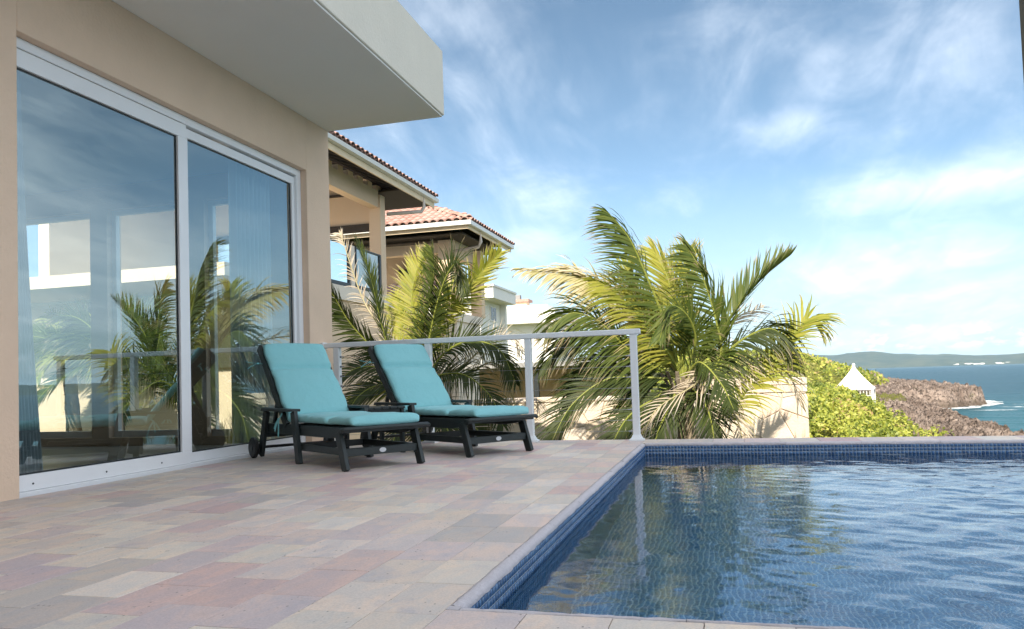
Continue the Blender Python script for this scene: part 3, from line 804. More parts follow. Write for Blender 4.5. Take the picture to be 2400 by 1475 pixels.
FRONDS_RIGHT = [([(-0.562, 10.9, 0.598 ),(-0.758, 10.843, 1.366 ),(-1.002, 10.769, 2.08 ),(-1.191, 10.688, 2.555 ),(-1.448, 10.6, 2.915)], 0.78, 'g', 0.35, -25, (-0.9, 0, -0.35) ),([(-0.562, 10.9, 0.598 ),(-0.208, 10.929, 0.936 ),(0.033, 10.967, 1.334 ),(0.294, 11.008, 1.673 ),(0.522, 11.053, 1.926 ),(0.906, 11.1, 2.226)], 0.6, 'g', 0, 20, (0.15, 0.1, 0.75) ),([(-0.36, 10.9, -0.047 ),(-0.018, 10.947, 0.089 ),(0.332, 11.007, 0.483 ),(0.646, 11.074, 0.807 ),(0.918, 11.146, 1.157 ),(1.125, 11.221, 1.366 ),(1.289, 11.3, 1.205)], 0.66, 'y', 0.6, 15, (0, 0, -0.25) ),([(-0.562, 10.9, 0.598 ),(-1.058, 10.929, 1.326 ),(-1.542, 10.967, 1.8 ),(-1.822, 11.008, 2.011 ),(-2.111, 11.053, 2.177 ),(-2.862, 11.1, 2.296)], 0.62, 'p', 0.5, 30, (-0.3, 0, -0.55) ),([(-0.562, 10.9, 0.598 ),(-1.011, 10.842, 0.818 ),(-1.332, 10.766, 1.094 ),(-1.519, 10.682, 1.311 ),(-1.723, 10.593, 1.481 ),(-2.025, 10.498, 1.555 ),(-2.311, 10.4, 1.328)], 0.85, 'g', 0.7, 0, (-0.25, 0, -0.75) ),([(-0.28, 10.9, 0.531 ),(-0.039, 10.871, 0.939 ),(-0.087, 10.833, 1.384 ),(-0.177, 10.792, 1.767 ),(-0.29, 10.747, 2.128 ),(-0.429, 10.7, 2.398)], 0.66, 'g', 0.5, 10, (-0.55, 0, -0.25) ),([(-0.562, 10.9, 0.598 ),(-0.77, 10.824, 1.014 ),(-1.091, 10.726, 1.463 ),(-1.328, 10.617, 1.79 ),(-1.626, 10.5, 1.972)], 0.75, 'y', 0.5, -10, (-0.35, 0, -0.45) ),([(-0.562, 10.9, 0.598 ),(-0.599, 10.957, 1.188 ),(-0.669, 11.031, 1.731 ),(-0.748, 11.112, 2.106 ),(-0.921, 11.2, 2.465)], 0.66, 'y', 0.2, 0, (-0.5, 0, 0.1) ),([(-0.562, 10.9, 0.598 ),(-0.514, 10.995, 1.191 ),(-0.531, 11.118, 1.659 ),(-0.49, 11.254, 2.106 ),(-0.404, 11.4, 2.488)], 0.6, 'y', 0.2, -15, (-0.3, 0, 0.2) ),([(-0.562, 10.9, 0.598 ),(-0.926, 11.014, 1.145 ),(-1.19, 11.161, 1.651 ),(-1.314, 11.325, 2.107 ),(-1.197, 11.5, 2.437)], 0.62, 'y', 0.35, 20, (-0.15, 0, -0.1) ),([(-0.562, 10.9, 0.598 ),(-0.338, 10.713, 0.364 ),(-0.206, 10.47, 0.091 ),(-0.144, 10.2, -0.433)], 0.6, 'k', 0.5, 0, (-0.15, 0, -0.1) ),([(-0.562, 10.9, 0.598 ),(-1.128, 10.786, 0.645 ),(-1.579, 10.639, 0.631 ),(-2.035, 10.475, 0.297 ),(-2.312, 10.3, -0.208)], 0.85, 'k', 0.6, 0, (-0.15, 0, -0.1) ),([(-0.562, 10.9, 0.598 ),(-0.901, 10.713, 0.378 ),(-1.286, 10.47, 0.109 ),(-1.55, 10.2, -0.373)], 0.8, 'k', 0.6, 0, (-0.15, 0, -0.1) ),([(-0.562, 10.9, 0.598 ),(-0.733, 10.686, 0.26 ),(-0.895, 10.408, -0.118 ),(-0.993, 10.1, -0.529)], 0.7, 'k', 0.5, 0, (-0.15, 0, -0.1) ),([(-0.336, 10.9, 0.533 ),(0.016, 10.919, 0.927 ),(0.36, 10.944, 1.173 ),(0.68, 10.971, 1.217 ),(0.943, 11.0, 0.778)], 0.7, 'k', 0.6, 10, (0.1, 0, -0.7) ),([(-0.336, 10.9, 0.533 ),(0.063, 10.995, 0.694 ),(0.461, 11.118, 0.797 ),(0.848, 11.254, 0.61 ),(1.005, 11.4, 0.134)], 0.6, 'd', 0.6, -10, (0.2, 0, -0.5) ),([(-0.562, 10.9, 0.598 ),(-0.161, 10.77, 0.644 ),(-0.211, 10.6, 0.702 ),(-0.409, 10.412, 0.514 ),(-0.87, 10.211, 0.227 ),(-1.078, 10.0, -0.192)], 0.55, 'd', 0.8, 0, (-0.15, 0, -0.1) ),([(-0.562, 10.9, 0.598 ),(-0.062, 10.82, 0.354 ),(0.142, 10.716, 0.015 ),(0.202, 10.6, -0.423)], 0.5, 'd', 0.6, 0, (-0.15, 0, -0.1) ),([(-0.562, 10.9, 0.598 ),(-0.29, 10.739, 0.191 ),(-0.028, 10.531, -0.138 ),(0.06, 10.3, -0.553)], 0.55, 'd', 0.6, 10, (-0.15, 0, -0.1) ),([(-0.562, 10.9, 0.598 ),(-1.08, 11.014, 0.972 ),(-1.581, 11.161, 0.995 ),(-2.057, 11.325, 0.702 ),(-2.301, 11.5, 0.197)], 0.7, 'k', 0.7, 0, (-0.15, 0, -0.1) ),([(-0.562, 10.9, 0.598 ),(-0.792, 11.033, 0.842 ),(-1.115, 11.205, 0.551 ),(-1.276, 11.396, 0.057 ),(-1.381, 11.6, -0.457)], 0.7, 'y', 0.4, 0, (-0.15, 0, -0.1) ),([(-0.562, 10.9, 0.598 ),(-0.966, 11.141, 1.152 ),(-1.04, 11.453, 1.541 ),(-0.901, 11.8, 1.879)], 0.7, 'y', 0.3, 0, (-0.15, 0, -0.1) ),([(-0.562, 10.9, 0.598 ),(-0.364, 10.729, 1.11 ),(-0.453, 10.508, 1.444 ),(-0.654, 10.263, 1.548 ),(-0.787, 10.0, 1.1)], 0.6, 'g', 0.6, 0, (-0.15, 0, -0.1) ),([(-0.562, 10.9, 0.598 ),(0.029, 11.141, 1.227 ),(0.243, 11.453, 1.474 ),(0.582, 11.8, 1.605)], 0.5, 'd', 0.5, 0, (-0.15, 0, -0.1) ),([(-0.562, 10.9, 0.598 ),(-1.498, 11.071, 1.233 ),(-1.96, 11.292, 1.452 ),(-2.395, 11.537, 1.488 ),(-2.798, 11.8, 1.257)], 0.6, 'd', 0.7, 0, (-0.15, 0, -0.1) ),([(-0.562, 10.9, 0.598 ),(-0.318, 10.659, 0.82 ),(-0.053, 10.347, 0.532 ),(0.088, 10.0, 0.217)], 0.55, 'k', 0.6, 0, (-0.15, 0, -0.1) ),([(-0.562, 10.9, 0.598 ),(-0.809, 11.168, 0.663 ),(-1.215, 11.515, 0.361 ),(-1.586, 11.9, 0.164)], 0.7, 'k', 0.5, 0, (-0.15, 0, -0.1) ),([(-0.562, 10.9, 0.598 ),(-1.239, 10.862, 1.034 ),(-1.703, 10.813, 1.231 ),(-2.119, 10.758, 1.187 ),(-2.488, 10.7, 0.839)], 0.75, 'k', 0.7, 0, (-0.2, 0, -0.7))]
FRONDS_LEFT = [([(-5.023, 12.4, 0.61), (-5.452, 12.328, 1.026), (-5.623, 12.233, 1.615), (-5.688, 12.129, 2.123), (-5.749, 12.017, 2.581), (-5.906, 11.9, 3.127)], 0.5, 'g', -0.1, -70, (-0.15, 0, -0.1)), ([(-5.023, 12.4, 0.61), (-4.985, 12.362, 1.388), (-4.768, 12.313, 2.05), (-4.664, 12.258, 2.509), (-4.668, 12.2, 2.906)], 0.6, 'g', 0.2, 40, (-0.15, 0, -0.1)), ([(-5.023, 12.4, 0.61), (-4.68, 12.438, 1.676), (-4.317, 12.487, 2.04), (-3.947, 12.542, 2.474), (-3.567, 12.6, 2.841)], 0.55, 'y', -0.1, -40, (-0.15, 0, -0.1)), ([(-5.023, 12.4, 0.61), (-5.106, 12.476, 1.53), (-5.209, 12.574, 2.136), (-5.161, 12.683, 2.595), (-5.011, 12.8, 2.979)], 0.55, 'y', 0.15, 10, (-0.15, 0, -0.1)), ([(-5.023, 12.4, 0.61), (-4.811, 12.313, 1.364), (-4.596, 12.2, 1.994), (-4.346, 12.075, 2.465), (-4.11, 11.941, 2.572), (-3.967, 11.8, 2.062)], 0.6, 'k', 0.7, 0, (-0.15, 0, -0.1)), ([(-5.023, 12.4, 0.61), (-5.681, 12.229, 1.179), (-6.093, 12.008, 1.698), (-6.294, 11.763, 2.196), (-6.456, 11.5, 2.535)], 0.6, 'k', 0.4, 50, (-0.15, 0, -0.1)), ([(-5.023, 12.4, 0.61), (-4.567, 12.362, 1.138), (-4.089, 12.313, 1.332), (-3.559, 12.258, 1.167), (-3.272, 12.2, 0.599)], 0.7, 'k', 0.7, 0, (-0.15, 0, -0.1)), ([(-5.023, 12.4, 0.61), (-4.626, 12.286, 0.78), (-4.123, 12.139, 0.765), (-3.644, 11.975, 0.407), (-3.395, 11.8, -0.063)], 0.7, 'k', 0.7, 0, (-0.15, 0, -0.1)), ([(-5.023, 12.4, 0.61), (-5.477, 12.286, 0.88), (-5.962, 12.139, 0.969), (-6.283, 11.975, 0.761), (-6.441, 11.8, 0.266)], 0.75, 'k', 0.7, 0, (-0.15, 0, -0.1)), ([(-5.023, 12.4, 0.61), (-5.596, 12.186, 0.666), (-5.94, 11.908, 0.466), (-6.106, 11.6, -0.011)], 0.7, 'k', 0.6, 0, (-0.15, 0, -0.1)), ([(-5.023, 12.4, 0.61), (-5.126, 12.159, 0.295), (-5.233, 11.847, -0.11), (-5.24, 11.5, -0.56)], 0.7, 'k', 0.5, 0, (-0.15, 0, -0.1)), ([(-5.023, 12.4, 0.61), (-4.668, 12.159, 0.285), (-4.341, 11.847, -0.121), (-4.157, 11.5, -0.563)], 0.7, 'k', 0.5, 0, (-0.15, 0, -0.1)), ([(-5.023, 12.4, 0.61), (-4.484, 12.267, 0.205), (-3.987, 12.095, -0.075), (-3.507, 11.904, -0.407), (-2.698, 11.7, -0.459)], 0.6, 'k', 0.5, 0, (-0.15, 0, -0.1)), ([(-5.023, 12.4, 0.61), (-4.843, 12.213, 0.215), (-4.836, 11.97, -0.264), (-4.778, 11.7, -0.72)], 0.7, 'k', 0.5, 0, (-0.15, 0, -0.1)), ([(-5.023, 12.4, 0.61), (-4.315, 12.495, 0.914), (-3.81, 12.618, 1.332), (-3.469, 12.754, 1.395), (-3.329, 12.9, 1.102)], 0.55, 'd', 0.9, 0, (-0.15, 0, -0.1)), ([(-5.023, 12.4, 0.61), (-4.218, 12.419, 0.766), (-3.768, 12.444, 0.966), (-3.487, 12.471, 0.743), (-3.44, 12.5, 0.174)], 0.5, 'd', 0.8, 0, (-0.15, 0, -0.1)), ([(-5.023, 12.4, 0.61), (-5.459, 12.641, 1.404), (-5.622, 12.953, 1.886), (-5.847, 13.3, 2.319)], 0.5, 'y', 0.2, 0, (-0.15, 0, -0.1)), ([(-5.023, 12.4, 0.61), (-4.806, 12.614, 1.523), (-4.694, 12.892, 2.135), (-4.471, 13.2, 2.459)], 0.6, 'y', 0.3, 0, (-0.15, 0, -0.1)), ([(-5.023, 12.4, 0.61), (-5.696, 12.457, 1.556), (-6.122, 12.531, 2.185), (-6.513, 12.612, 3.216), (-6.639, 12.7, 3.434)], 0.35, 'd', 0.8, 0, (-0.15, 0, -0.1))]
# ============================================================ LOUNGERS
def cushion_mb():
    path = [(.062, .345), (-1.20, .345), (-1.50, .70), (-1.80, 1.058)]
    def at(d):
        for (a, b) in zip(path[:-1], path[1:]):
            L = math.dist(a, b)
            if d <= L or b is path[-1]:
                t = d / L
                return (a[0] + (b[0] - a[0]) * t, a[1] + (b[1] - a[1]) * t), ((b[0] - a[0]) / L, (b[1] - a[1]) / L)
            d -= L
    tot = sum(math.dist(a, b) for a, b in zip(path[:-1], path[1:]))
    hinge = 1.262; crease2 = .45; head = hinge + .615
    seams = (crease2, .82, hinge - .02, head)
    n = 110; mb = MB(); m_ = 20
    ring0 = None
    rg = random.Random(3)
    for i in range(n + 1):
        d = tot * i / n
        # smooth tangent near the hinge
        (c, _) = at(d)
        (a, _), (b, _) = at(max(0, d - .06)), at(min(tot - 1e-4, d + .06))
        L = math.dist(a, b); T = ((b[0] - a[0]) / L, (b[1] - a[1]) / L)
        N = (T[1], -T[0]) if T[1] > .0 or True else T
        if N[1] < 0: N = (-N[0], -N[1])
        th = .074; hw = .313
        for s_, dep in zip(seams, (.034, .012, .04, .034)):
            x = abs(d - s_)
            th -= dep * math.exp(-(x / .022) ** 2)
            hw -= dep * .35 * math.exp(-(x / .02) ** 2)
        e = min(d, tot - d)
        if e < .03:
            q = math.sqrt(max(0, 1 - (1 - e / .03) ** 2)); th *= .35 + .65 * q; hw -= .015 * (1 - q)
        th += .005 * math.sin(d * 9) + .004 * math.sin(d * 23 + 1)
        hw += .004 * math.sin(d * 13 + .5) + .003 * math.sin(d * 31)
        ring = []
        for j in range(m_):
            t = 2 * math.pi * j / m_
            cx_, sz = math.cos(t), math.sin(t)
            ux = math.copysign(abs(cx_) ** .28, cx_) * hw
            uz = math.copysign(abs(sz) ** .6, sz) * th / 2
            crown = .010 * (1 - (ux / hw) ** 2) if uz > 0 else 0
            off = uz + th / 2 + .003 + crown
            ring.append((c[0] + N[0] * off, .325 + ux, c[1] + N[1] * off))
        mb.v += ring
        if i:
            for j in range(m_):
                k1 = (j + 1) % m_
                mb.f.append(((i - 1) * m_ + j, (i - 1) * m_ + k1, i * m_ + k1, i * m_ + j))
    mb.f.append(tuple(range(m_))); mb.f.append(tuple(n * m_ + j for j in range(m_))[::-1])
    return mb
def make_lounger(loc, label):
    L = thing('sun_lounger', label, 'sun lounger', loc, R(-36), 'sun loungers on the terrace')
    for t in (.0, .65):
        sgn = 1 if t == 0 else -1
        y0, y1 = (t + .002, t + .036) if sgn > 0 else (t - .036, t - .002)
        rail_ = [(-1.76, y0, .245), (-.30, y0, .245), (-.13, y0, .262), (.03, y0, .312), (.045, y0, .335), (-1.76, y0, .335)]
        obj('side_rail', MB().prism(rail_, (0, y1 - y0, 0)), 'dark_poly', L, bevel=.003)
        yo0, yo1 = (t - .036, t + .0) if sgn > 0 else (t, t + .036)
        ym = (yo0 + yo1) / 2
        obj('leg', MB().bar((.01, ym, 0), (-.105, ym, .30), .036, .082), 'dark_poly', L, bevel=.003)
        obj('leg', MB().bar((-.875, ym, 0), (-.975, ym, .452), .036, .082), 'dark_poly', L, bevel=.003)
        obj('leg', MB().bar((-1.765, ym, .03), (-1.60, ym, .452), .036, .082), 'dark_poly', L, bevel=.003)
        a0, a1 = (t - .058, t + .028) if sgn > 0 else (t - .028, t + .058)
        obj('armrest', MB().prism([(-1.66, a0, .453), (-.935, a0, .453), (-.935, a0, .476), (-1.64, a0, .482)], (0, a1 - a0, 0)), 'dark_poly', L, bevel=.004)
        s0, s1 = (t + .0, t + .03) if sgn > 0 else (t - .03, t)
        obj('stretcher', MB().box(-.93, -.03, s0, s1, .115, .172), 'dark_poly', L, bevel=.003)
        w0, w1 = (t - .085, t - .042) if sgn > 0 else (t + .042, t + .085)
        wh = obj('wheel', MB().tube([(-1.83, w0, .10), (-1.83, w0 + .008, .10), (-1.83, w1 - .008, .10), (-1.83, w1, .10)], [.088, .10, .10, .088], 22), 'wheel', L, smooth=False)
        hubs = MB().tube([(-1.83, w0 - .006, .10), (-1.83, w1 + .006, .10)], .028, 12)
        obj('hub', hubs, 'dark_poly', wh)
    obj('foot_rail', MB().tube([(.055, -.075, .318), (.068, -.055, .33), (.068, .325, .33), (.068, .705, .33), (.055, .725, .318)], .017, 8), 'dark_poly', L, smooth=True)
    obj('foot_slat', MB().box(-.03, .04, -.05, .70, .298, .336), 'dark_poly', L, bevel=.003)
    fs = obj('foot_stretcher', MB().box(-.055, -.02, .001, .649, .11, .172), 'dark_poly', L, bevel=.003)
    def oval(x, rx, rz, z, y, th):
        pts = [(x, y + rx * math.cos(2 * math.pi * i / 20), z + rz * math.sin(2 * math.pi * i / 20)) for i in range(20)]
        return MB().prism(pts, (th, 0, 0))
    bd = obj('badge', oval(-.02, .030, .019, .142, .325, .0025), 'badge', fs)
    sp_ = MB()
    for q in (-.012, 0, .012): sp_.box(-.0178, -.0170, .325 + q - .004, .325 + q + .004, .137, .147)
    obj('stretcher', MB().box(-.95, -.915, .03, .62, .115, .172), 'dark_poly', L, bevel=.003)
    obj('axle', MB().tube([(-1.83, -.04, .10), (-1.83, .69, .10)], .014, 8), 'wheel', L)
    obj('rear_bar', MB().box(-1.74, -1.70, .0, .65, .20, .244), 'dark_poly', L, bevel=.003)
    sl_ = mesh_from('slat', MB().box(-.035, .035, .04, .61, .318, .338).v, MB().box(-.035, .035, .04, .61, .318, .338).f, bevel=.003)
    sl_.materials.append(M['dark_poly'])
    for i in range(14): inst('slat', sl_, L, (-.09 - i * .082, 0, 0))
    bk = obj('backrest', MB().bar((-1.20, .012, .320), (-1.835, .012, 1.060), .034, .075).bar((-1.20, .638, .320), (-1.835, .638, 1.060), .034, .075), 'dark_poly', L, bevel=.003)
    for i in range(8):
        f_ = .08 + i * .125
        p = (-1.20 - .635 * f_ - .0, .325, .335 + .74 * f_)
        q = MB().bar((p[0] - .026, .325, p[2] + .030), (p[0] + .022, .325, p[2] - .026), .50, .016)
        obj('slat', q, 'dark_poly', bk)
    obj('prop', MB().bar((-1.55, .1, .72), (-1.72, .1, .30), .03, .03).bar((-1.55, .55, .72), (-1.72, .55, .30), .03, .03), 'dark_poly', L)
    cu_ = obj('cushion', cushion_mb(), 'cushion', L, smooth=True)
    pip = MB()
    for yy in (.325 - .306, .325 + .306):
        pts = [(.05, yy, .43), (-.4, yy, .430), (-1.14, yy, .430), (-1.20, yy + .0, .45)]
    def tie(px, py, pz, lens):
        mb = MB()
        for (dx, dy, dz) in lens:
            mb.bar((px, py, pz), (px + dx * .5, py + dy * .5 , pz + dz * .35), .014, .003, (1, .3, 0)).bar((px + dx * .5, py + dy * .5, pz + dz * .35), (px + dx, py + dy, pz + dz), .014, .003, (1, .3, 0))
        mb.tube([(px - .008, py, pz), (px + .008, py, pz)], .011, 6)
        obj('tie', mb, 'tie', cu_)
    tie(-1.735, -.045, .905, [(-.02, -.11, .02), (-.03, -.09, -.05), (.02, .055, -.01)])
    tie(-1.24, -.05, .385, [(-.02, -.03, -.11), (.06, -.03, -.16), (-.06, -.02, -.09), (.03, .02, .05)])
    tie(-1.26, .664, .385, [(-.02, .03, -.11), (.04, .03, -.13)])
    return L
make_lounger((-2.872, 5.545, 0), 'dark green slatted lounger with aqua cushion, nearer the camera in front of the glass door')
make_lounger((-2.191, 6.562, 0), 'dark green slatted lounger with aqua cushion, farther back beside the white railing')
# side table between them
tb = thing('side_table', 'low dark green slatted side table between the two loungers', 'table', (-3.33, 7.00, 0), R(-36))
for i in range(5): obj('slat', MB().box(-.24, .24, -.21 + i * .086, -.21 + i * .086 + .078, .43, .452), 'dark_poly', tb, bevel=.003)
obj('apron', MB().box(-.2, .2, -.19, -.165, .37, .429).box(-.2, .2, .165, .19, .37, .429).box(-.21, -.185, -.164, .164, .37, .429).box(.185, .21, -.164, .164, .37, .429), 'dark_poly', tb)
for a in (-1, 1):
    for b in (-1, 1): obj('leg', MB().bar((a * .205, b * .195, 0), (a * .19, b * .195, .429), .03, .06), 'dark_poly', tb, bevel=.003)

# ============================================================ PALMS
def catmull(P_, n):
    P_ = [np.array(p, float) for p in P_]
    Q = [2 * P_[0] - P_[1]] + P_ + [2 * P_[-1] - P_[-2]]
    out = []
    seg = len(P_) - 1
    for i in range(n + 1):
        t = i / n * seg; a = min(int(t), seg - 1); t -= a
        p0, p1, p2, p3 = Q[a:a + 4]
        out.append(.5 * (2 * p1 + (p2 - p0) * t + (2 * p0 - 5 * p1 + 4 * p2 - p3) * t * t + (3 * p1 - p0 - 3 * p2 + p3) * t ** 3))
    return np.array(out)
def frond_mesh(pts, L, kind, droop, face, base, seed, wd=(-.15, 0, -.1), wind=(-.3, .1, 0)):
    r = np.random.RandomState(seed)
    n = 40
    C_ = catmull(pts, n)
    seg = np.linalg.norm(np.diff(C_, axis=0), axis=1); arc = np.concatenate([[0], np.cumsum(seg)]); tot = arc[-1]
    V, F, A = [], [], []
    # midrib
    ns = 5
    for i in range(n + 1):
        T = C_[min(i + 1, n)] - C_[max(i - 1, 0)]; T /= np.linalg.norm(T)
        a = np.cross(T, (0, .3, 1.)); a /= np.linalg.norm(a) + 1e-9; b = np.cross(a, T)
        rad = .019 * (1 - i / n) ** .8 + .0025
        for j in range(ns):
            q = 2 * math.pi * j / ns
            V.append(C_[i] + (a * math.cos(q) + b * math.sin(q)) * rad); A.append((.0, .5, .8 if kind in 'gyk' else .3))
    for i in range(n):
        for j in range(ns):
            F.append((i * ns + j, i * ns + (j + 1) % ns, (i + 1) * ns + (j + 1) % ns, (i + 1) * ns + j))
    sp_ = .025 if kind != 'd' else .034
    nl = int(tot * .86 / sp_)
    for side in (-1, 1):
        for i in range(nl):
            if r.rand() < (.05 if kind != 'd' else .35): continue
            u = .13 + .87 * (i + r.uniform(-.3, .3)) / nl
            u = min(max(u, .0), .995)
            x = u * n; k_ = min(int(x), n - 1)
            p = C_[k_] * (1 - (x - k_)) + C_[k_ + 1] * (x - k_)
            T = C_[min(k_ + 1, n)] - C_[max(k_ - 1, 0)]; T /= np.linalg.norm(T)
            # blade normal: faces up and roughly towards the sea
            N = np.array((.1, -.75, .65)); N -= T * N.dot(T)
            if np.linalg.norm(N) < .2: N = np.array((.3, -.9, .2)); N -= T * N.dot(T)
            N /= np.linalg.norm(N)
            S = np.cross(T, N) * side
            if face:
                ca, sa = math.cos(R(face)), math.sin(R(face)); S = S * ca + N * sa * side; N = np.cross(S, T) * side
            ln = L * (.45 + .55 * math.sin(math.pi * min(1, u * .92 + .06)) ** .7) * r.uniform(.82, 1.05)
            if u > .85: ln *= 1 - (u - .85) * 2.2
            if r.rand() < .12: ln *= r.uniform(.4, .8)
            ang = R(54 - 30 * u + r.uniform(-5, 5))
            d = T * math.cos(ang) + S * math.sin(ang) + N * (.18 + r.uniform(-.1, .1))
            gust = np.array(wd) * r.uniform(.6, 1.3)
            d = d + gust * .55; d /= np.linalg.norm(d)
            w0 = r.uniform(.017, .024) * (1.0 if kind != 'd' else .6)
            prof = (.55, 1.0, .92, .68, .38, .0)
            m_ = 5
            q = p.copy(); b0 = len(V); g_ = r.rand()
            curl = r.uniform(-.2, .2) if kind != 'd' else r.uniform(-.8, .8)
            for j in range(m_ + 1):
                wv = T - d * T.dot(d); wv = wv / (np.linalg.norm(wv) + 1e-9)
                wv = wv + N * (curl + .35 * side * 0); wv /= np.linalg.norm(wv)
                hw = w0 * prof[j] * .66
                if j < m_:
                    V.append(q - wv * hw); V.append(q + wv * hw); A += [(j / m_, g_, 0.0)] * 2
                else:
                    V.append(q); A.append((1.0, g_, 0.0))
                q = q + d * ln / m_
                pull = np.array((wind[0], wind[1], -1.0)) * droop * (.15 + .42 * (j / m_)) + r.normal(0, .05, 3) + gust * .16
                d = d + pull; d /= np.linalg.norm(d)
            for j in range(m_ - 1): F.append((b0 + 2 * j, b0 + 2 * j + 1, b0 + 2 * j + 3, b0 + 2 * j + 2))
            F.append((b0 + 2 * m_ - 2, b0 + 2 * m_ - 1, b0 + 2 * m_))
    me = bpy.data.meshes.new('frond')
    bb = np.array(base)
    me.from_pydata([tuple(v - bb) for v in V], [], F)
    at = me.color_attributes.new('leaf', 'FLOAT_COLOR', 'POINT')
    at.data.foreach_set('color', np.concatenate([np.array(A, np.float32), np.ones((len(A), 1), np.float32)], 1).ravel())
    me.materials.append(M['leaf_' + kind])
    return me
def palm(label, hub, ground, fronds, seed, extra=0, trunk_r=.13):
    base = (hub[0] + .1, hub[1] + .15, ground)
    t = thing('palm_tree', label, 'palm tree', base, 0, 'coconut palms beyond the railing')
    pts, rs = [], []
    for i in range(15):
        q = i / 14
        pts.append((base[0] - .1 * q, base[1] - .15 * q, ground + (hub[2] + .05 - ground) * q))
        rs.append(trunk_r * (1.25 - .35 * q) * (1.06 if i % 2 else .95))
    obj('trunk', MB().tube(pts, rs, 12), 'trunk', t, smooth=True)
    fb = MB()
    r = random.Random(seed)
    for i in range(26):
        a = r.uniform(0, 6.28); l = r.uniform(.25, .5)
        fb.bar((hub[0] + .1 * math.cos(a), hub[1] + .1 * math.sin(a), hub[2] - .25), (hub[0] + (.1 + l * .5) * math.cos(a), hub[1] + (.1 + l * .5) * math.sin(a), hub[2] - .1 + l * .6), .05, .012, (math.sin(a), -math.cos(a), 0))
    obj('leaf_sheath', fb, 'trunk', t)
    for i, (p, L, kind, dr, fc, wd) in enumerate(fronds):
        obj('frond', frond_mesh(p, L, kind, dr, fc, base, seed * 100 + i, wd), None, t)
    for i in range(extra):
        a = r.uniform(0, 2 * math.pi); l = r.uniform(1.2, 1.9); e = r.uniform(-.1, 1.15)
        dx, dy = math.cos(a), math.sin(a) * .8
        p = []
        for j in range(5):
            s_ = j / 4 * l
            p.append((hub[0] + dx * s_ * math.cos(e), hub[1] + dy * s_ * math.cos(e), hub[2] + s_ * math.sin(e) - .36 * s_ * s_ * (.5 + .6 * math.cos(e))))
        obj('frond', frond_mesh(p, r.uniform(.5, .7), r.choice('gkkyg'), r.uniform(.4, .8), 0, base, seed * 100 + 60 + i), None, t)
    return t
GZ = -1.7
palm('broad wind-blown coconut palm past the end of the railing, beside the pool corner', (-0.562, 10.9, 0.55), GZ, FRONDS_RIGHT, 1, 0)
palm('shorter coconut palm behind the loungers, close to the corner of the villa', (-5.023, 12.4, 0.55), GZ, FRONDS_LEFT, 2, 1)
palm('coconut palm behind the villa, seen through the middle of its glass doors', (-10.1, 11.0, 1.3), GZ, [], 3, 30)
palm('tall coconut palm far behind the villa, at the left of its glass doors', (-12.6, 12.6, 1.5), GZ, [], 4, 26)

# ============================================================ GARDEN WALL (flagstones)
GW = 14.0
wl = thing('garden_wall', 'low cream flagstone garden wall with a taller pier behind the palms', 'wall', (-1.5, GW, GZ))
def wl_px(a): return a
LX0, LX1, PX0, PX1 = -4.6, -.25, -.25, 1.33
LZ, PZ = .315, .55
obj('core', MB().box(LX0, LX1 - .001, GW + .014, GW + .45, GZ, LZ - .06).box(PX0, PX1 - .03, GW - .012, GW + .6, GZ, PZ - .06), 'wall_mortar', wl)
def clip_poly(poly, nx_, ny_, c):
    out = []
    for i in range(len(poly)):
        a, b = poly[i], poly[(i + 1) % len(poly)]
        da, db = nx_ * a[0] + ny_ * a[1] - c, nx_ * b[0] + ny_ * b[1] - c
        if da <= 0: out.append(a)
        if da * db < 0:
            t = da / (da - db); out.append((a[0] + (b[0] - a[0]) * t, a[1] + (b[1] - a[1]) * t))
    return out
def flags(x0, x1, z0, z1, size, seed, y, depth, thick=.05):
    r = random.Random(seed)
    pts = []
    nx_, nz_ = max(1, round((x1 - x0) / size)), max(1, round((z1 - z0) / size))
    for i in range(-1, nx_ + 1):
        for j in range(-1, nz_ + 1):
            pts.append((x0 + (x1 - x0) * (i + .5 + r.uniform(-.38, .38)) / nx_, z0 + (z1 - z0) * (j + .5 + r.uniform(-.38, .38)) / nz_))
    for (px, pz) in pts:
        poly = [(x0, z0), (x1, z0), (x1, z1), (x0, z1)]
        for (qx, qz) in pts:
            if (qx, qz) == (px, pz): continue
            dx, dz = qx - px, qz - pz; d = math.hypot(dx, dz)
            poly = clip_poly(poly, dx / d, dz / d, (dx * (px + qx) / 2 + dz * (pz + qz) / 2) / d - .005)
            if len(poly) < 3: break
        if len(poly) < 3: continue
        cx_ = sum(p[0] for p in poly) / len(poly); cz_ = sum(p[1] for p in poly) / len(poly)
        if max(p[0] for p in poly) - min(p[0] for p in poly) < .05: continue
        o_ = r.uniform(-.006, .012)
        mb = MB(); n = len(poly)
        f0 = [(x, y + .03, z) for x, z in poly]
        f1 = [(x, y + .012 - o_, z) for x, z in poly]
        f2 = [(cx_ + (x - cx_) * .93, y - o_ + r.uniform(-.003, .003), cz_ + (z - cz_) * .93) for x, z in poly]
        mb.add(f0 + f1 + f2, [tuple(range(2 * n, 3 * n))] + [(i, (i + 1) % n, n + (i + 1) % n, n + i) for i in range(n)] + [(n + i, n + (i + 1) % n, 2 * n + (i + 1) % n, 2 * n + i) for i in range(n)])
        obj('stone', mb, 'flag', wl)
flags(LX0, LX1, GZ, LZ - .09, .36, 5, GW, 0)
flags(PX0 + .01, PX1, GZ, PZ - .25, .42, 6, GW - .03, 0)
x = LX0
while x < LX1 - .05:                         # squared stones along the top
    x1 = min(x + rng.uniform(.45, .7), LX1)
    obj('cap_stone', MB().box(x + .004, x1 - .004, GW - .025, GW + .47, LZ - .082, LZ + rng.uniform(-.006, .004)), 'flag', wl, bevel=.008); x = x1
x = PX0 + .01
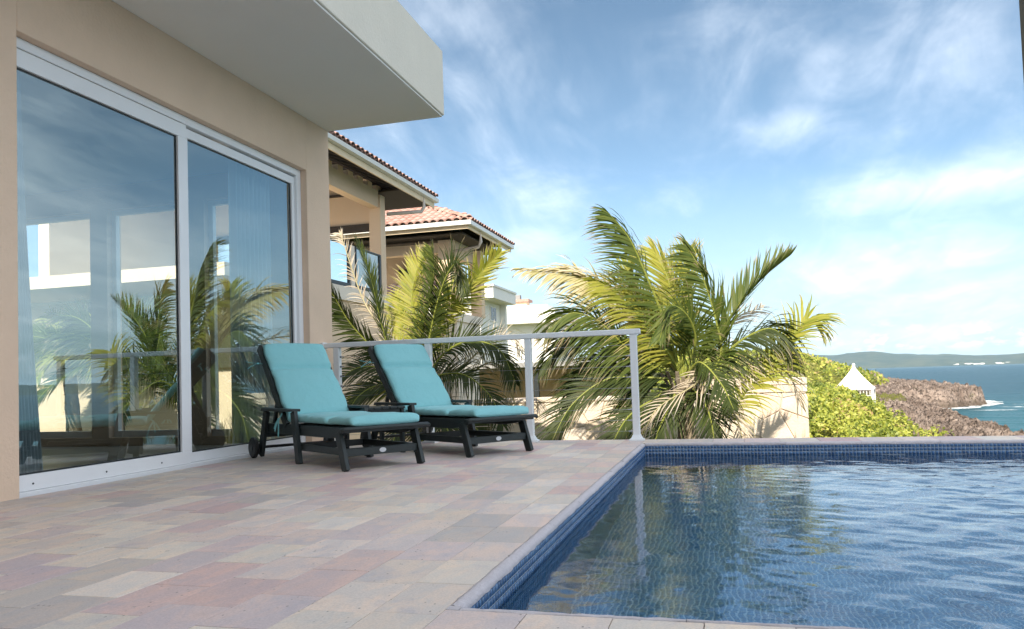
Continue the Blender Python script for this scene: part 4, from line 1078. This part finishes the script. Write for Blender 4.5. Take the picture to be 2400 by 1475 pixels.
while x < PX1 - .05:
    x1 = min(x + rng.uniform(.4, .6), PX1)
    obj('cap_stone', MB().box(x + .004, x1 - .004, GW - .05, GW + .62, PZ - .242, PZ - .125 + rng.uniform(-.004, .004)), 'flag', wl, bevel=.008)
    obj('cap_stone', MB().box(x + .004, x1 - .004, GW - .045, GW + .62, PZ - .112, PZ + rng.uniform(-.005, .005)), 'flag', wl, bevel=.008); x = x1

# ============================================================ NEIGHBOUR'S PAVILIONS
TT = None
def barrel_mesh(w_=.20, l_=.42, h_=.07):
    v, f = [], []
    n = 6
    for j, (yy, s_) in enumerate(((0, 1.0), (l_, .82))):
        for i in range(n + 1):
            t = math.pi * i / n
            v.append((w_ / 2 * s_ * math.cos(t), yy, h_ * s_ * math.sin(t) + (.012 if j == 0 else 0)))
    for i in range(n): f.append((i, i + 1, n + 2 + i, n + 1 + i))
    v += [(w_ / 2 * .78 * math.cos(math.pi * i / n), 0, (h_ * .74) * math.sin(math.pi * i / n) + .012) for i in range(n + 1)]
    b = 2 * (n + 1)
    for i in range(n): f.append((i, b + i, b + i + 1, i + 1))
    me = mesh_from('roof_tile', v, f)
    for p in me.polygons: p.use_smooth = False
    me.materials.append(M['tile'])
    return me
BT = barrel_mesh()
BT2 = barrel_mesh(.26, .5, .095)
def slope_tiles(parent, o, ux, uy, nx_, ny_, wx, ly, me, keep=None):
    """tiles on a roof plane: o eave corner, ux along the eave, uy up the slope"""
    o, ux, uy = Vector(o), Vector(ux).normalized(), Vector(uy).normalized()
    nz = ux.cross(uy)
    if nz.z < 0: nz = -nz
    n = 0
    for j in range(ny_):
        for i in range(nx_):
            if keep and not keep((i + .5) * wx, j * ly): continue
            p = o + ux * ((i + .5) * wx + rng.uniform(-.006, .006)) + uy * (j * ly + rng.uniform(-.01, .01)) + nz * (.012)
            mt = Matrix(((ux.x, uy.x, nz.x, p.x), (ux.y, uy.y, nz.y, p.y), (ux.z, uy.z, nz.z, p.z), (0, 0, 0, 1)))
            inst('roof_tile', me, parent, mat4=mt); n += 1
    return n
# nearer pavilion: its eave runs away from us along X = EX
EX, EZ = -7.80, 5.83
v1 = thing('pavilion_house', 'cream stucco house with open upper terrace, nearer of the two tiled pavilions', 'house', (-11, 17, GZ))
YN, YF = 13.2, 20.72
obj('lower_wall', MB().box(-15.2, -8.62, 14.0, 20.3, GZ, 2.93), 'villa', v1)
obj('floor_band', MB().box(-15.3, -8.535, 13.9, 20.38, 2.66, 2.985), 'villa_pale', v1)
obj('shade_slab', MB().box(-15.3, -8.55, 12.0, 13.898, 2.70, 2.94), 'villa', v1)  # slab added to throw shade on the upper part of the wall
obj('ground_band', MB().box(-15.25, -8.56, 13.95, 20.34, 1.10, 1.30), 'villa', v1)
for yy in (18.62, 14.15):
    obj('column', MB().box(-8.86, -8.535, yy, yy + .30, 2.987, 5.62), 'villa', v1)
obj('column', MB().box(-8.80, -8.55, 16.93, 17.12, 2.987, 4.02), 'villa_pale', v1)
obj('eave_beam', MB().box(-8.83, -8.58, 14.45, 18.618, 5.28, 5.72), 'villa', v1)
for i in range(9):
    y_ = 14.3 + i * .53
    nft = MB().box(-8.80, -8.585, y_, y_ + .26, 5.722, 5.86)
    obj('beam_notch', nft, 'villa', v1)
raf = MB()
for i in range(13):
    y_ = YN + .35 + i * .58
    raf.bar((-7.85, y_, EZ - .10), (-11.0, y_, EZ + 1.15), .09, .16, (0, 1, 0))
obj('rafter', raf, 'rafter', v1)['kind'] = 'stuff'
r1 = obj('roof', MB().add([(EX + .02, YN, EZ + .02), (EX + .02, YF, EZ + .02), (-11.2, YF - .0, EZ + 1.42), (-11.2, YN, EZ + 1.42),
                           (EX + .02, YN, EZ + .08), (EX + .02, YF, EZ + .08), (-11.2, YF, EZ + 1.48), (-11.2, YN, EZ + 1.48), (-15.4, YF, EZ + .0), (-15.4, YN, EZ), (-15.4, YF, EZ + .06), (-15.4, YN, EZ + .06)],
                          [(0, 1, 2, 3), (4, 7, 6, 5), (0, 4, 5, 1), (1, 5, 6, 2), (3, 7, 4, 0), (2, 8, 9, 3), (7, 11, 10, 6), (8, 10, 11, 9), (2, 6, 10, 8), (9, 11, 7, 3)]), 'rafter', v1)
su = Vector((-11.2 - EX, 0, 1.40)).normalized()
slope_tiles(r1, (EX + .10, YN, EZ + .085), (0, 1, 0), su, 32, 4, .235, .36, BT)
slope_tiles(r1, (EX + .08, YN + .1175, EZ + .055), (0, 1, 0), su, 31, 1, .235, .36, BT)
obj('fascia_board', MB().box(EX - .05, EX - .012, YN, YF, EZ - .20, EZ + .015), 'fascia', v1)
gu = MB().prism([(EX, YN, EZ - .06), (EX + .10, YN, EZ - .04), (EX + .12, YN, EZ + .05), (EX, YN, EZ + .05)], (0, YF - YN + .06, 0))
g1 = obj('gutter', gu, 'gutter', v1)
obj('soffit_panel', MB().add([(EX - .06, YN, EZ - .05), (EX - .06, YF - .05, EZ - .05), (-10.5, YF - .05, EZ + 1.1), (-10.5, YN, EZ + 1.1)], [(0, 1, 2, 3)]), 'rafter', v1)
obj('hip_soffit', MB().box(-12.5, EX - .06, 18.65, YF - .02, EZ - .14, EZ - .09), 'rafter', v1)
obj('downpipe', MB().tube([(EX + .05, 19.75, EZ - .05), (EX + .05, 19.75, EZ - .38), (EX - .02, 19.72, EZ - .50), (-8.50, 18.98, EZ - .66)], .05, 8), 'pipe', v1, smooth=True)
# balustrade panes in dark frames
for y0, y1 in ((14.5, 16.86), (17.16, 18.60)):
    fr_ = MB()
    for (a, b, c_, d_) in ((y0, y0 + .05, 2.99, 4.02), (y1 - .07, y1, 2.99, 4.02)): fr_.box(-8.60, -8.54, a, b, c_, d_)
    fr_.box(-8.60, -8.54, y0 + .05, y1 - .07, 2.99, 3.08).box(-8.60, -8.54, y0 + .05, y1 - .07, 3.985, 4.02)
    bf = obj('balustrade', fr_, 'dframe', v1)
    obj('pane', MB().add([(-8.57, y0 + .05, 3.08), (-8.57, y1 - .07, 3.08), (-8.57, y1 - .07, 3.985), (-8.57, y0 + .05, 3.985)], [(0, 1, 2, 3)]), 'bglass', bf)
obj('back_wall', MB().box(-14.9, -14.6, 14.1, 20.2, 2.987, 6.3), 'villa', v1)
obj('inner_beam', MB().box(-14.6, -8.87, 18.68, 18.9, 4.72, 4.9), 'rafter', v1)
obj('gable_panel', MB().box(-14.6, -8.9, 18.75, 18.85, 4.901, 6.3), 'villa', v1)

# farther pavilion: hip roof, eaves towards us and towards the sea
v2 = thing('pavilion_house', 'cream stucco house with hipped tile roof, farther of the two tiled pavilions', 'house', (-11, 27, GZ))
FX, FY, FZ, FB = -7.82, 23.9, 5.83, 29.2
obj('lower_wall', MB().box(-15, -8.7, 24.95, 27.5, GZ, 2.9), 'villa_pale', v2)
obj('floor_band', MB().box(-15.1, -8.62, 24.85, 27.62, 2.7, 2.99), 'villa_pale', v2)
for (x_, y_) in ((-9.30, 24.9), (-9.04, 27.55), (-14.6, 24.9)):
    obj('column', MB().box(x_, x_ + .42, y_, y_ + .42, 2.992, 5.5), 'villa', v2)
obj('front_beam', MB().box(-14.6, -8.85, 24.93, 25.29, 5.08, 5.42), 'villa', v2)
pts = [(-8.9, 25.32, 4.75), (-8.9, 25.32, 5.45)]
obj('side_beam', MB().prism([(-8.88, 25.32, 4.98), (-8.88, 25.32, 5.62), (-8.88, 27.4, 5.62), (-8.88, 27.4, 5.5), (-8.88, 27.55, 5.5), (-8.88, 27.55, 4.98)], (-.3, 0, 0)), 'villa', v2)
obj('ceiling_panel', MB().box(-14.8, -8.2, 24.3, 29.0, 5.56, 5.6), 'rafter', v2)
obj('back_wall', MB().box(-14.9, -9.6, 27.75, 27.95, 4.35, 5.5).box(-14.9, -12.2, 27.75, 27.95, 2.992, 4.35), 'villa', v2)
obj('back_beam', MB().box(-14.9, -9.3, 27.6, 27.74, 4.1, 4.34), 'rafter', v2)
obj('wall_lamp', MB().box(-11.9, -11.0, 27.5, 27.6, 4.75, 5.0), 'dframe', v2)
# hip roof
hx, hy, hz = -11.3, 27.4, 7.42
rv = [(FX, FY, FZ + .04), (FX, FB, FZ + .04), (hx, hy, hz), (-14.8, hy, hz), (-16.2, FY, FZ + .04), (-16.2, FB, FZ + .04)]
r2o = obj('roof', MB().add(rv, [(0, 1, 2), (0, 2, 3, 4), (1, 5, 3, 2), (5, 4, 3)]), 'rafter', v2)
ln_ = math.hypot(hy - FY, hz - FZ)
hipk = (FX - hx) / ln_
slope_tiles(r2o, (FX, FY - .06, FZ + .06), (-1, 0, 0), (0, hy - FY, hz - FZ - .04), 21, 9, .27, .40, BT2, keep=lambda a, b: a > b * hipk * .97)
ln2 = math.hypot(FX - hx, hz - FZ)
slope_tiles(r2o, (FX + .06, FY, FZ + .06), (0, 1, 0), (hx - FX, 0, hz - FZ - .04), 20, 3, .27, .40, BT2, keep=lambda a, b: a > b * (hy - FY) / ln2 and (5.3 - a) > b * .55)
hipd = Vector((hx - FX, hy - FY, hz - FZ)).normalized()
hs = Vector((1, 1, 0)).normalized()
for i in range(9):
    p = Vector((FX, FY, FZ + .13)) + hipd * (i * .45)
    u_ = hipd.cross(Vector((0, 0, 1))).normalized(); n_ = u_.cross(hipd)
    inst('ridge_tile', BT2, r2o, mat4=Matrix(((u_.x, hipd.x, n_.x, p.x), (u_.y, hipd.y, n_.y, p.y), (u_.z, hipd.z, n_.z, p.z), (0, 0, 0, 1))))
obj('fascia_board', MB().box(-16.2, FX - .05, FY + .03, FY + .07, FZ - .20, FZ + .02).box(FX - .09, FX - .05, FY + .071, FB, FZ - .20, FZ + .02), 'fascia', v2)
g2 = MB()
g2.box(-16.2, FX + .08, FY - .10, FY + .028, FZ - .09, FZ + .055).box(FX - .048, FX + .08, FY + .029, FB, FZ - .09, FZ + .055)
obj('gutter', g2, 'gutter', v2, bevel=.01)
obj('downpipe', MB().tube([(FX + .0, FY + 1.2, FZ - .09), (FX + .0, FY + 1.2, FZ - .45), (FX - .1, FY + 1.25, FZ - .62), (-8.9, FY + 1.15, FZ - .74)], .06, 8), 'pipe', v2, smooth=True)
# small tiled lean-to between the two pavilions
lt = thing('tiled_canopy', 'small red tiled canopy roof between the two pavilions, behind the left palm', 'canopy', (-9.5, 21.8, GZ))
obj('wall', MB().box(-11.2, -8.55, 21.6, 23.2, GZ, 2.72), 'villa', lt)
obj('gutter', MB().box(-11.2, -8.3, 21.15, 21.25, 2.66, 2.86), 'gutter', lt)
lr = obj('roof', MB().add([(-11.2, 21.2, 2.88), (-8.3, 21.2, 2.88), (-8.3, 23.2, 3.75), (-11.2, 23.2, 3.75)], [(0, 1, 2, 3)]), 'rafter', lt)
slope_tiles(lr, (-11.2, 21.1, 2.9), (1, 0, 0), (0, 2.0, .87), 10, 5, .29, .42, BT2)

# white houses farther off
wb = thing('white_house', 'white flat-roofed house with deep parapet and a two-pane window behind the left palm', 'house', (-13, 44, GZ))
obj('parapet', MB().box(-18, -11.5, 38.8, 43.35, 4.96, 5.55), 'whitewash', wb)
obj('coping', MB().box(-18, -11.44, 38.7, 43.41, 5.552, 5.66), 'whitewash', wb)
obj('wall', MB().box(-18, -12.35, 39.2, 43.2, GZ, 4.958), 'whitewash', wb)
obj('pier', MB().box(-12.348, -12.02, 42.9, 43.25, GZ, 4.956), 'whitewash', wb)
wn = obj('window', MB().box(-12.348, -12.30, 40.9, 42.0, 3.9, 4.75), 'whitewash', wb)
obj('pane', MB().box(-12.299, -12.29, 40.98, 41.42, 3.97, 4.68), 'wgrey', wn)
obj('pane', MB().box(-12.299, -12.29, 41.5, 41.93, 3.97, 4.68), 'wgrey', wn)
wc = thing('white_house', 'long low white house with flat stepped roof farther along the shore', 'house', (-14, 60, GZ))
obj('wall', MB().box(-24, -12.5, 58.6, 66, GZ, 4.9), 'whitewash', wc)
obj('roof_slab', MB().box(-24, -12.2, 57.4, 66, 4.902, 5.85), 'whitewash', wc)
obj('upper_step', MB().box(-24, -13.0, 58.4, 66, 5.852, 6.35), 'whitewash', wc)
ch = obj('roof_turret', MB().box(-16.0, -14.9, 59.5, 60.5, 6.352, 6.75), 'villa', wc)
obj('tile_band', MB().box(-16.2, -14.7, 59.3, 60.7, 6.752, 6.95), 'tile', ch)
obj('chimney', MB().box(-15.9, -15.5, 59.8, 60.2, 6.952, 7.35), 'patio', ch)
pr_ = thing('patio_canopy', 'flat grey canopy on dark posts behind the low garden wall', 'canopy', (-5, 22, GZ))
obj('roof_sheet', MB().box(-7.6, -2.2, 20, 24, .98, 1.1), 'patio', pr_)
for x_ in (-7.4, -4.9, -2.5): obj('post', MB().box(x_, x_ + .12, 20.1, 20.22, GZ, .978), 'dframe', pr_)
obj('back_wall', MB().box(-7.6, -2.2, 23.8, 23.99, GZ, .978), 'villa', pr_)

# ============================================================ GAZEBO
gz_ = thing('gazebo', 'white peaked gazebo with finial standing on the green headland', 'gazebo', (11.19, 75.6, -4.2))
gx, gy, hw_ = 11.19, 75.6, 1.62
rot = R(-12)
def gp(x, y, z): return (gx + x * math.cos(rot) - y * math.sin(rot), gy + x * math.sin(rot) + y * math.cos(rot), z)
ze, za = -1.13, .75
v, f = [], []
lv = [(1.0, 0), (.80, .17), (.60, .36), (.40, .57), (.20, .80), (.075, .97)]
for s_, h_ in lv:
    for a, b in ((-1, -1), (1, -1), (1, 1), (-1, 1)): v.append(gp(a * hw_ * s_, b * hw_ * s_, ze + (za - ze) * h_))
for i in range(len(lv) - 1):
    for j in range(4): f.append((4 * i + j, 4 * i + (j + 1) % 4, 4 * i + 4 + (j + 1) % 4, 4 * i + 4 + j))
f.append((20, 21, 22, 23))
mb = MB(); mb.v, mb.f = v, f
rf_ = obj('roof', mb, 'tent', gz_)
seam = MB()
for side in range(4):
    for q in (-.66, -.33, 0, .33, .66):
        a = []
        for s_, h_ in lv:
            x, y = [(q, -1.0), (1.0, q), (q, 1.0), (-1.0, q)][side]
            a.append(gp(x * hw_ * s_, y * hw_ * s_, ze + (za - ze) * h_ + .012))
        seam.tube(a, .022, 4)
obj('seam', seam, 'tent', rf_)
obj('finial', MB().tube([gp(0, 0, za - .06), gp(0, 0, za + .02), gp(0, 0, za + .14), gp(0, 0, za + .25), gp(0, 0, za + .34), gp(0, 0, za + .38)], [.13, .16, .12, .15, .07, .01], 10), 'tent', gz_, smooth=True)
fr_ = MB()
for (a, b) in (((-1, -1), (1, -1)), ((1, -1), (1, 1)), ((1, 1), (-1, 1)), ((-1, 1), (-1, -1))):
    p, q = gp(a[0] * hw_, a[1] * hw_, ze - .05), gp(b[0] * hw_, b[1] * hw_, ze - .05)
    fr_.bar(p, q, .06, .14, (q[1] - p[1], p[0] - q[0], 0))
obj('eave_beam', fr_, 'tent', gz_)
for a in (-1, 1):
    for b in (-1, 1): obj('post', MB().bar(gp(a * 1.5, b * 1.5, -4.6), gp(a * 1.5, b * 1.5, ze - .1), .19, .19, (1, 0, 0)), 'tent', gz_)
fret = MB()
for side in range(4):
    for q in np.linspace(-1.3, 1.3, 11):
        x, y = [(q, -1.5), (1.5, q), (q, 1.5), (-1.5, q)][side]
        fret.bar(gp(x, y, ze - .12), gp(x, y, ze - .62), .05, .05, (1, 0, 0))
    (x0, y0), (x1, y1) = [((-1.5, -1.5), (1.5, -1.5)), ((1.5, -1.5), (1.5, 1.5)), ((1.5, 1.5), (-1.5, 1.5)), ((-1.5, 1.5), (-1.5, -1.5))][side]
    fret.bar(gp(x0, y0, ze - .64), gp(x1, y1, ze - .64), .05, .06, (0, 0, 1))
    for s_ in (0, 1):
        xa, ya = (x0, y0) if s_ == 0 else (x1, y1)
        xb, yb = (x0 + x1) / 2 * .9 + xa * .1, (y0 + y1) / 2 * .9 + ya * .1
        fret.bar(gp(xa, ya, ze - 1.5), gp((xa + 2 * xb) / 3, (ya + 2 * yb) / 3, ze - .66), .06, .06, (0, 0, 1))
obj('fretwork', fret, 'tent', gz_)
# ============================================================ COAST, SEA, HILLS
SEA = -6.0
COAST = np.array([(10, 20), (16, 40), (22, 62), (25, 80), (26.5, 100), (27, 120), (26.5, 133), (29, 134.5), (33, 134.2), (39, 141), (42, 149), (44, 185), (50, 300), (70, 420),
                  (100, 560), (60, 620), (0, 700), (-400, 800), (-400, -100), (10, -100)], float)
def coast_dist(x, y):
    """signed distance to the shoreline, positive inland"""
    x = np.asarray(x, float) + 1.2 * (fbm(np.asarray(x) * .25, np.asarray(y) * .25, 3, 5) - .5) * 3; y = np.asarray(y, float)
    d2 = np.full(x.shape, 1e12); ins = np.zeros(x.shape, bool)
    n = len(COAST)
    for i in range(n):
        ax, ay = COAST[i]; bx, by = COAST[(i + 1) % n]
        if not (i in (17, 18)):
            ex, ey = bx - ax, by - ay
            t = np.clip(((x - ax) * ex + (y - ay) * ey) / (ex * ex + ey * ey), 0, 1)
            d2 = np.minimum(d2, (x - ax - t * ex) ** 2 + (y - ay - t * ey) ** 2)
        c = ((ay > y) != (by > y)) & (x < (bx - ax) * (y - ay) / (by - ay + 1e-12) + ax)
        ins ^= c
    return np.where(ins, 1, -1) * np.sqrt(d2)
def sstep(x, a, b):
    t = np.clip((x - a) / (b - a), 0, 1)
    return t * t * (3 - 2 * t)
def s_zero(y): return np.interp(y, [20, 32, 44, 60, 75, 110, 160, 280, 500], [4, 5, 7, 10, 12, 13, 14, 10, 12])
def ground(x, y):
    s = coast_dist(x, y)
    slope = np.interp(y, [40, 100], [.6, .38])
    cap = np.interp(y, [20, 60, 140, 400], [2.3, 2.7, 6.2, 8])
    rise = np.minimum(np.maximum(s - s_zero(y), 0) * slope, cap)
    rockband = 1 - sstep(s, s_zero(y) + 1, s_zero(y) + 6)
    g_ = np.interp(y, [40, 55, 64, 75, 100, 120, 135, 160, 300], [-3.9, -4.4, -5.25, -5.6, -5.5, -4.4, -3.6, -3.4, -3.0]) + .5 * sstep(s, 0, 9) + rise
    rg_ = fbm(x * .22, y * .22, 4, 2, True) - .55
    rf = fbm(x * .9, y * .9, 4, 9, True) - .55
    g_ = g_ + rockband * (1.5 * rg_ + 1.0 * rf + 1.1 * (fbm(x * 2.6, y * 2.6, 3, 15, True) - .55)) + (1 - rockband) * .5 * (fbm(x * .15, y * .15, 3, 4) - .5)
    jag = s + 2.2 * (fbm(x * .5, y * .5, 3, 8) - .5)
    g_ = -7.2 + (g_ + 7.2) * sstep(jag, -.7, 1.2)
    g_ = g_ - .5 * np.exp(-((x - 9.2) / 3.2) ** 2 - ((y - 62) / 10) ** 2)
    near = (1 - sstep(y, 18, 30)) * (1 - sstep(x, 1.6, 5))
    return g_ * (1 - near) + -1.75 * near, s, rockband
az_ = np.concatenate([np.linspace(-1.1, 0.0, 60)[:-1], np.linspace(0, .42, 430), np.linspace(.42, .9, 30)[1:]])
rr_ = np.concatenate([8.9 * 1.0125 ** np.arange(136), 48 * 1.0048 ** np.arange(265), 171 * 1.0125 ** np.arange(134)])
A_, RR = np.meshgrid(az_, rr_, indexing='ij')
X, Y = RR * np.sin(A_), RR * np.cos(A_)
Z, S_, RB = ground(X, Y)
n0, n1_ = X.shape
idx = np.arange(n0 * n1_).reshape(n0, n1_)
F = np.stack([idx[:-1, :-1], idx[:-1, 1:], idx[1:, 1:], idx[1:, :-1]], -1)
keep = (S_[:-1, :-1] > -6) | (S_[1:, 1:] > -6)
F = F[keep].reshape(-1, 4)
veg_ = sstep(S_, s_zero(Y) - 2, s_zero(Y) + 5) * .85 + .16 * sstep(Y, 60, 110) + .14 * sstep(Y, 150, 300) + .42 * np.exp(-((X - 22) / 7) ** 2 - ((Y - 122) / 7) ** 2) + .3 * np.exp(-((X - 13.5) / 3) ** 2 - ((Y - 62) / 6) ** 2)
gr = struct('coastal_ground', np_mesh('coastal_ground', np.stack([X, Y, Z], -1).reshape(-1, 3), F, veg_.ravel(), 'veg', smooth=False), 'rock')
gr['label'] = 'rocky coral headland with green scrub running out into the sea'
# low leathery-leaved thicket covering the slope
def thicket(name, N, r0, r1, a0, a1, size, seed, hmin, hmax, label, off=0.0):
    r = np.random.RandomState(seed)
    rad = r0 * (r1 / r0) ** r.rand(N); a = r.uniform(a0, a1, N)
    x, y = rad * np.sin(a), rad * np.cos(a)
    g_, s, _ = ground(x, y)
    bump = fbm(x * .42, y * .42, 3, 21); gapn = fbm(x * .9, y * .9, 3, 33)
    edge = s - s_zero(y) - off + 5.5 * (fbm(x * .2, y * .2, 3, 12) - .5)
    ok = (edge > 0) & (gapn > .385) & ~((y < 17) & (x < 1.75)) & ((x > 1.5) | (y > 30))
    x, y, g_, rad, bump, edge, gapn = (q[ok] for q in (x, y, g_, rad, bump, edge, gapn))
    n = len(x)
    hgt = (hmin + (hmax - hmin) * bump) * np.clip(edge / 2, .25, 1) * np.clip((gapn - .30) / .12, .3, 1)
    z = g_ + hgt * (1 - .75 * r.rand(n) ** 2.2) + r.normal(0, .03, n)
    sz = (size[0] + size[1] * rad) * r.uniform(.6, 1.25, n)
    th, ph = r.uniform(0, 6.28, n), np.arccos(np.clip(r.normal(.55, .4, n), -1, 1))
    nn = np.stack([np.sin(ph) * np.cos(th), np.sin(ph) * np.sin(th) - .35, np.cos(ph)], 1); nn /= np.linalg.norm(nn, axis=1)[:, None]
    t1 = np.cross(nn, r.normal(0, 1, (n, 3))); t1 /= np.linalg.norm(t1, axis=1)[:, None]
    t2 = np.cross(nn, t1)
    P_ = np.stack([x, y, z], 1)
    V = np.stack([P_ - t1 * sz[:, None] * .5, P_ + t2 * sz[:, None] * .38 + nn * sz[:, None] * .08, P_ + t1 * sz[:, None] * .5, P_ - t2 * sz[:, None] * .38 + nn * sz[:, None] * .08], 1).reshape(-1, 3)
    F = np.arange(4 * n).reshape(-1, 4)
    tone = np.clip(-.22 + 1.35 * fbm(x * .45, y * .45, 3, 44) + r.normal(0, .24, n), 0, 1)
    o = obj(name, np_mesh(name, V, F, np.repeat(tone, 4)), 'shrub'); o['kind'] = 'stuff'; o['label'] = label
    return n
thicket('sea_grape_thicket', 210000, 10, 75, .03, .36, (.06, .0021), 1, .25, .85, 'bright yellow-green sea grape thicket covering the slope below the pool')
thicket('headland_scrub', 70000, 70, 420, -.1, .36, (.1, .0034), 2, .5, 2.3, 'green scrub on the headland around and beyond the white gazebo')
# sea out to the horizon
sv, sf = [], []
rings = [30, 60, 120, 240, 500, 1000, 2500, 6000, 11900]
for i, r_ in enumerate(rings):
    for j in range(96):
        t = 2 * math.pi * j / 96; sv.append((r_ * math.cos(t), r_ * math.sin(t) + 20, SEA))
for i in range(len(rings) - 1):
    for j in range(96): sf.append((i * 96 + j, (i + 1) * 96 + j, (i + 1) * 96 + (j + 1) % 96, i * 96 + (j + 1) % 96))
sf.append(tuple(range(96)))
mb = MB(); mb.v, mb.f = sv, sf
sea = struct('sea', mb, 'sea'); sea['label'] = 'open blue sea with small whitecaps'
# surf round the foot of the headland
fo = MB()
cp = catmull([(*p, 0) for p in ((27.2, 126), (26.6, 132), (29, 134), (33, 133.6), (38.6, 140), (42.5, 148), (45, 160))], 60)
for i in range(len(cp) - 1):
    d = cp[i + 1] - cp[i]; nrm = np.array((d[1], -d[0], 0)); nrm /= np.linalg.norm(nrm)
    w0 = 1.6 + 1.4 * vnoise(np.array(i * .35), np.array(0.0), 3); w1 = 1.6 + 1.4 * vnoise(np.array((i + 1) * .35), np.array(0.0), 3)
    a, b = cp[i] - nrm * 1.4, cp[i + 1] - nrm * 1.4; c_, d_ = cp[i + 1] + nrm * w1, cp[i] + nrm * w0
    fo.add([(a[0], a[1], SEA + .03), (b[0], b[1], SEA + .03), (c_[0], c_[1], SEA + .03), (d_[0], d_[1], SEA + .03)], [(0, 1, 2, 3)])
for (x0, y0, l_, w_) in ((44, 143, 9, 1.1), (33, 126, 7, .8), (40, 135, 6, .6)):
    fo.add([(x0, y0, SEA + .03), (x0 + l_, y0 - .6, SEA + .03), (x0 + l_ * .9, y0 + w_ * .4, SEA + .03), (x0 + l_ * .3, y0 + w_, SEA + .03)], [(0, 1, 2, 3)])
fm_ = obj('surf_foam', fo, 'foam'); fm_['kind'] = 'stuff'; fm_['label'] = 'white surf along the foot of the rocky headland'
# far hills across the bay
na, nd = 260, 22
aa = np.linspace(-.6, 1.0, na); dd = np.linspace(6400, 10400, nd)
A_, D_ = np.meshgrid(aa, dd, indexing='ij')
prof = np.interp(aa, [-.6, 0, .09, .13, .17, .20, .23, .26, .29, .32, .36, .6, 1.0], [175, 165, 160, 128, 132, 112, 98, 84, 70, 92, 108, 90, 60])
prof = prof + 26 * (fbm(aa * 30, aa * 0 + 3, 4, 3) - .5)
t = (D_ - 6400) / 4000
sh = np.sin(np.pi * np.clip(t, 0, 1) ** .8) ** 1.1
Z = SEA - 4 + (prof[:, None] + 12) * sh * (.72 + .5 * fbm(A_ * 26, D_ * .0012, 4, 7))
idx = np.arange(na * nd).reshape(na, nd)
F = np.stack([idx[:-1, :-1], idx[:-1, 1:], idx[1:, 1:], idx[1:, :-1]], -1).reshape(-1, 4)
hl = struct('far_hills', np_mesh('far_hills', np.stack([D_ * np.sin(A_), D_ * np.cos(A_), Z], -1).reshape(-1, 3), F, smooth=True), 'hill')
hl['label'] = 'low blue-grey hills across the bay'
tw = MB()
r = random.Random(5)
for i in range(60):
    a = r.choice((r.uniform(.10, .22), r.uniform(.24, .33), r.uniform(.06, .36))); d = 6500 + 500 * r.random() ** 2
    x, y = d * math.sin(a), d * math.cos(a); w_, h_ = r.uniform(8, 26), r.uniform(4, 9)
    z0 = SEA + (d - 6400) * .05
    tw.box(x - w_, x + w_, y, y + 15, z0 - 8, z0 + h_)
two = obj('shore_buildings', tw, 'town'); two['kind'] = 'stuff'; two['label'] = 'tiny pale buildings along the far shore'
rd = thing('ridge_house', 'low pinkish house on the green ridge left of the gazebo', 'house', (34, 279, 0))
obj('wall', MB().box(29.5, 36.5, 277, 283, -1.5, 1.3).box(36.502, 38.5, 278, 282, -1.5, .8), 'ridge', rd)
obj('roof', MB().prism([(29.2, 276.6, 1.302), (37, 276.6, 1.302), (34, 276.6, 2.5), (31.5, 276.6, 2.5)], (0, 7, 0)), 'ridge', rd)

# ------------------------------------------------------------ air
hm, k = newmat('sea_air')
vol = k.n('ShaderNodeVolumePrincipled', {'Color': (.55, .78, 1.0, 1), 'Density': 0.000055, 'Anisotropy': 0.0})
k.n('ShaderNodeOutputMaterial', {'Volume': vol.outputs[0]})
hz_ = obj('haze', MB().box(-12400, 12400, -12400, 12400, -9, 230), hm)
hz_['kind'] = 'stuff'; hz_['label'] = 'thin bluish sea haze'
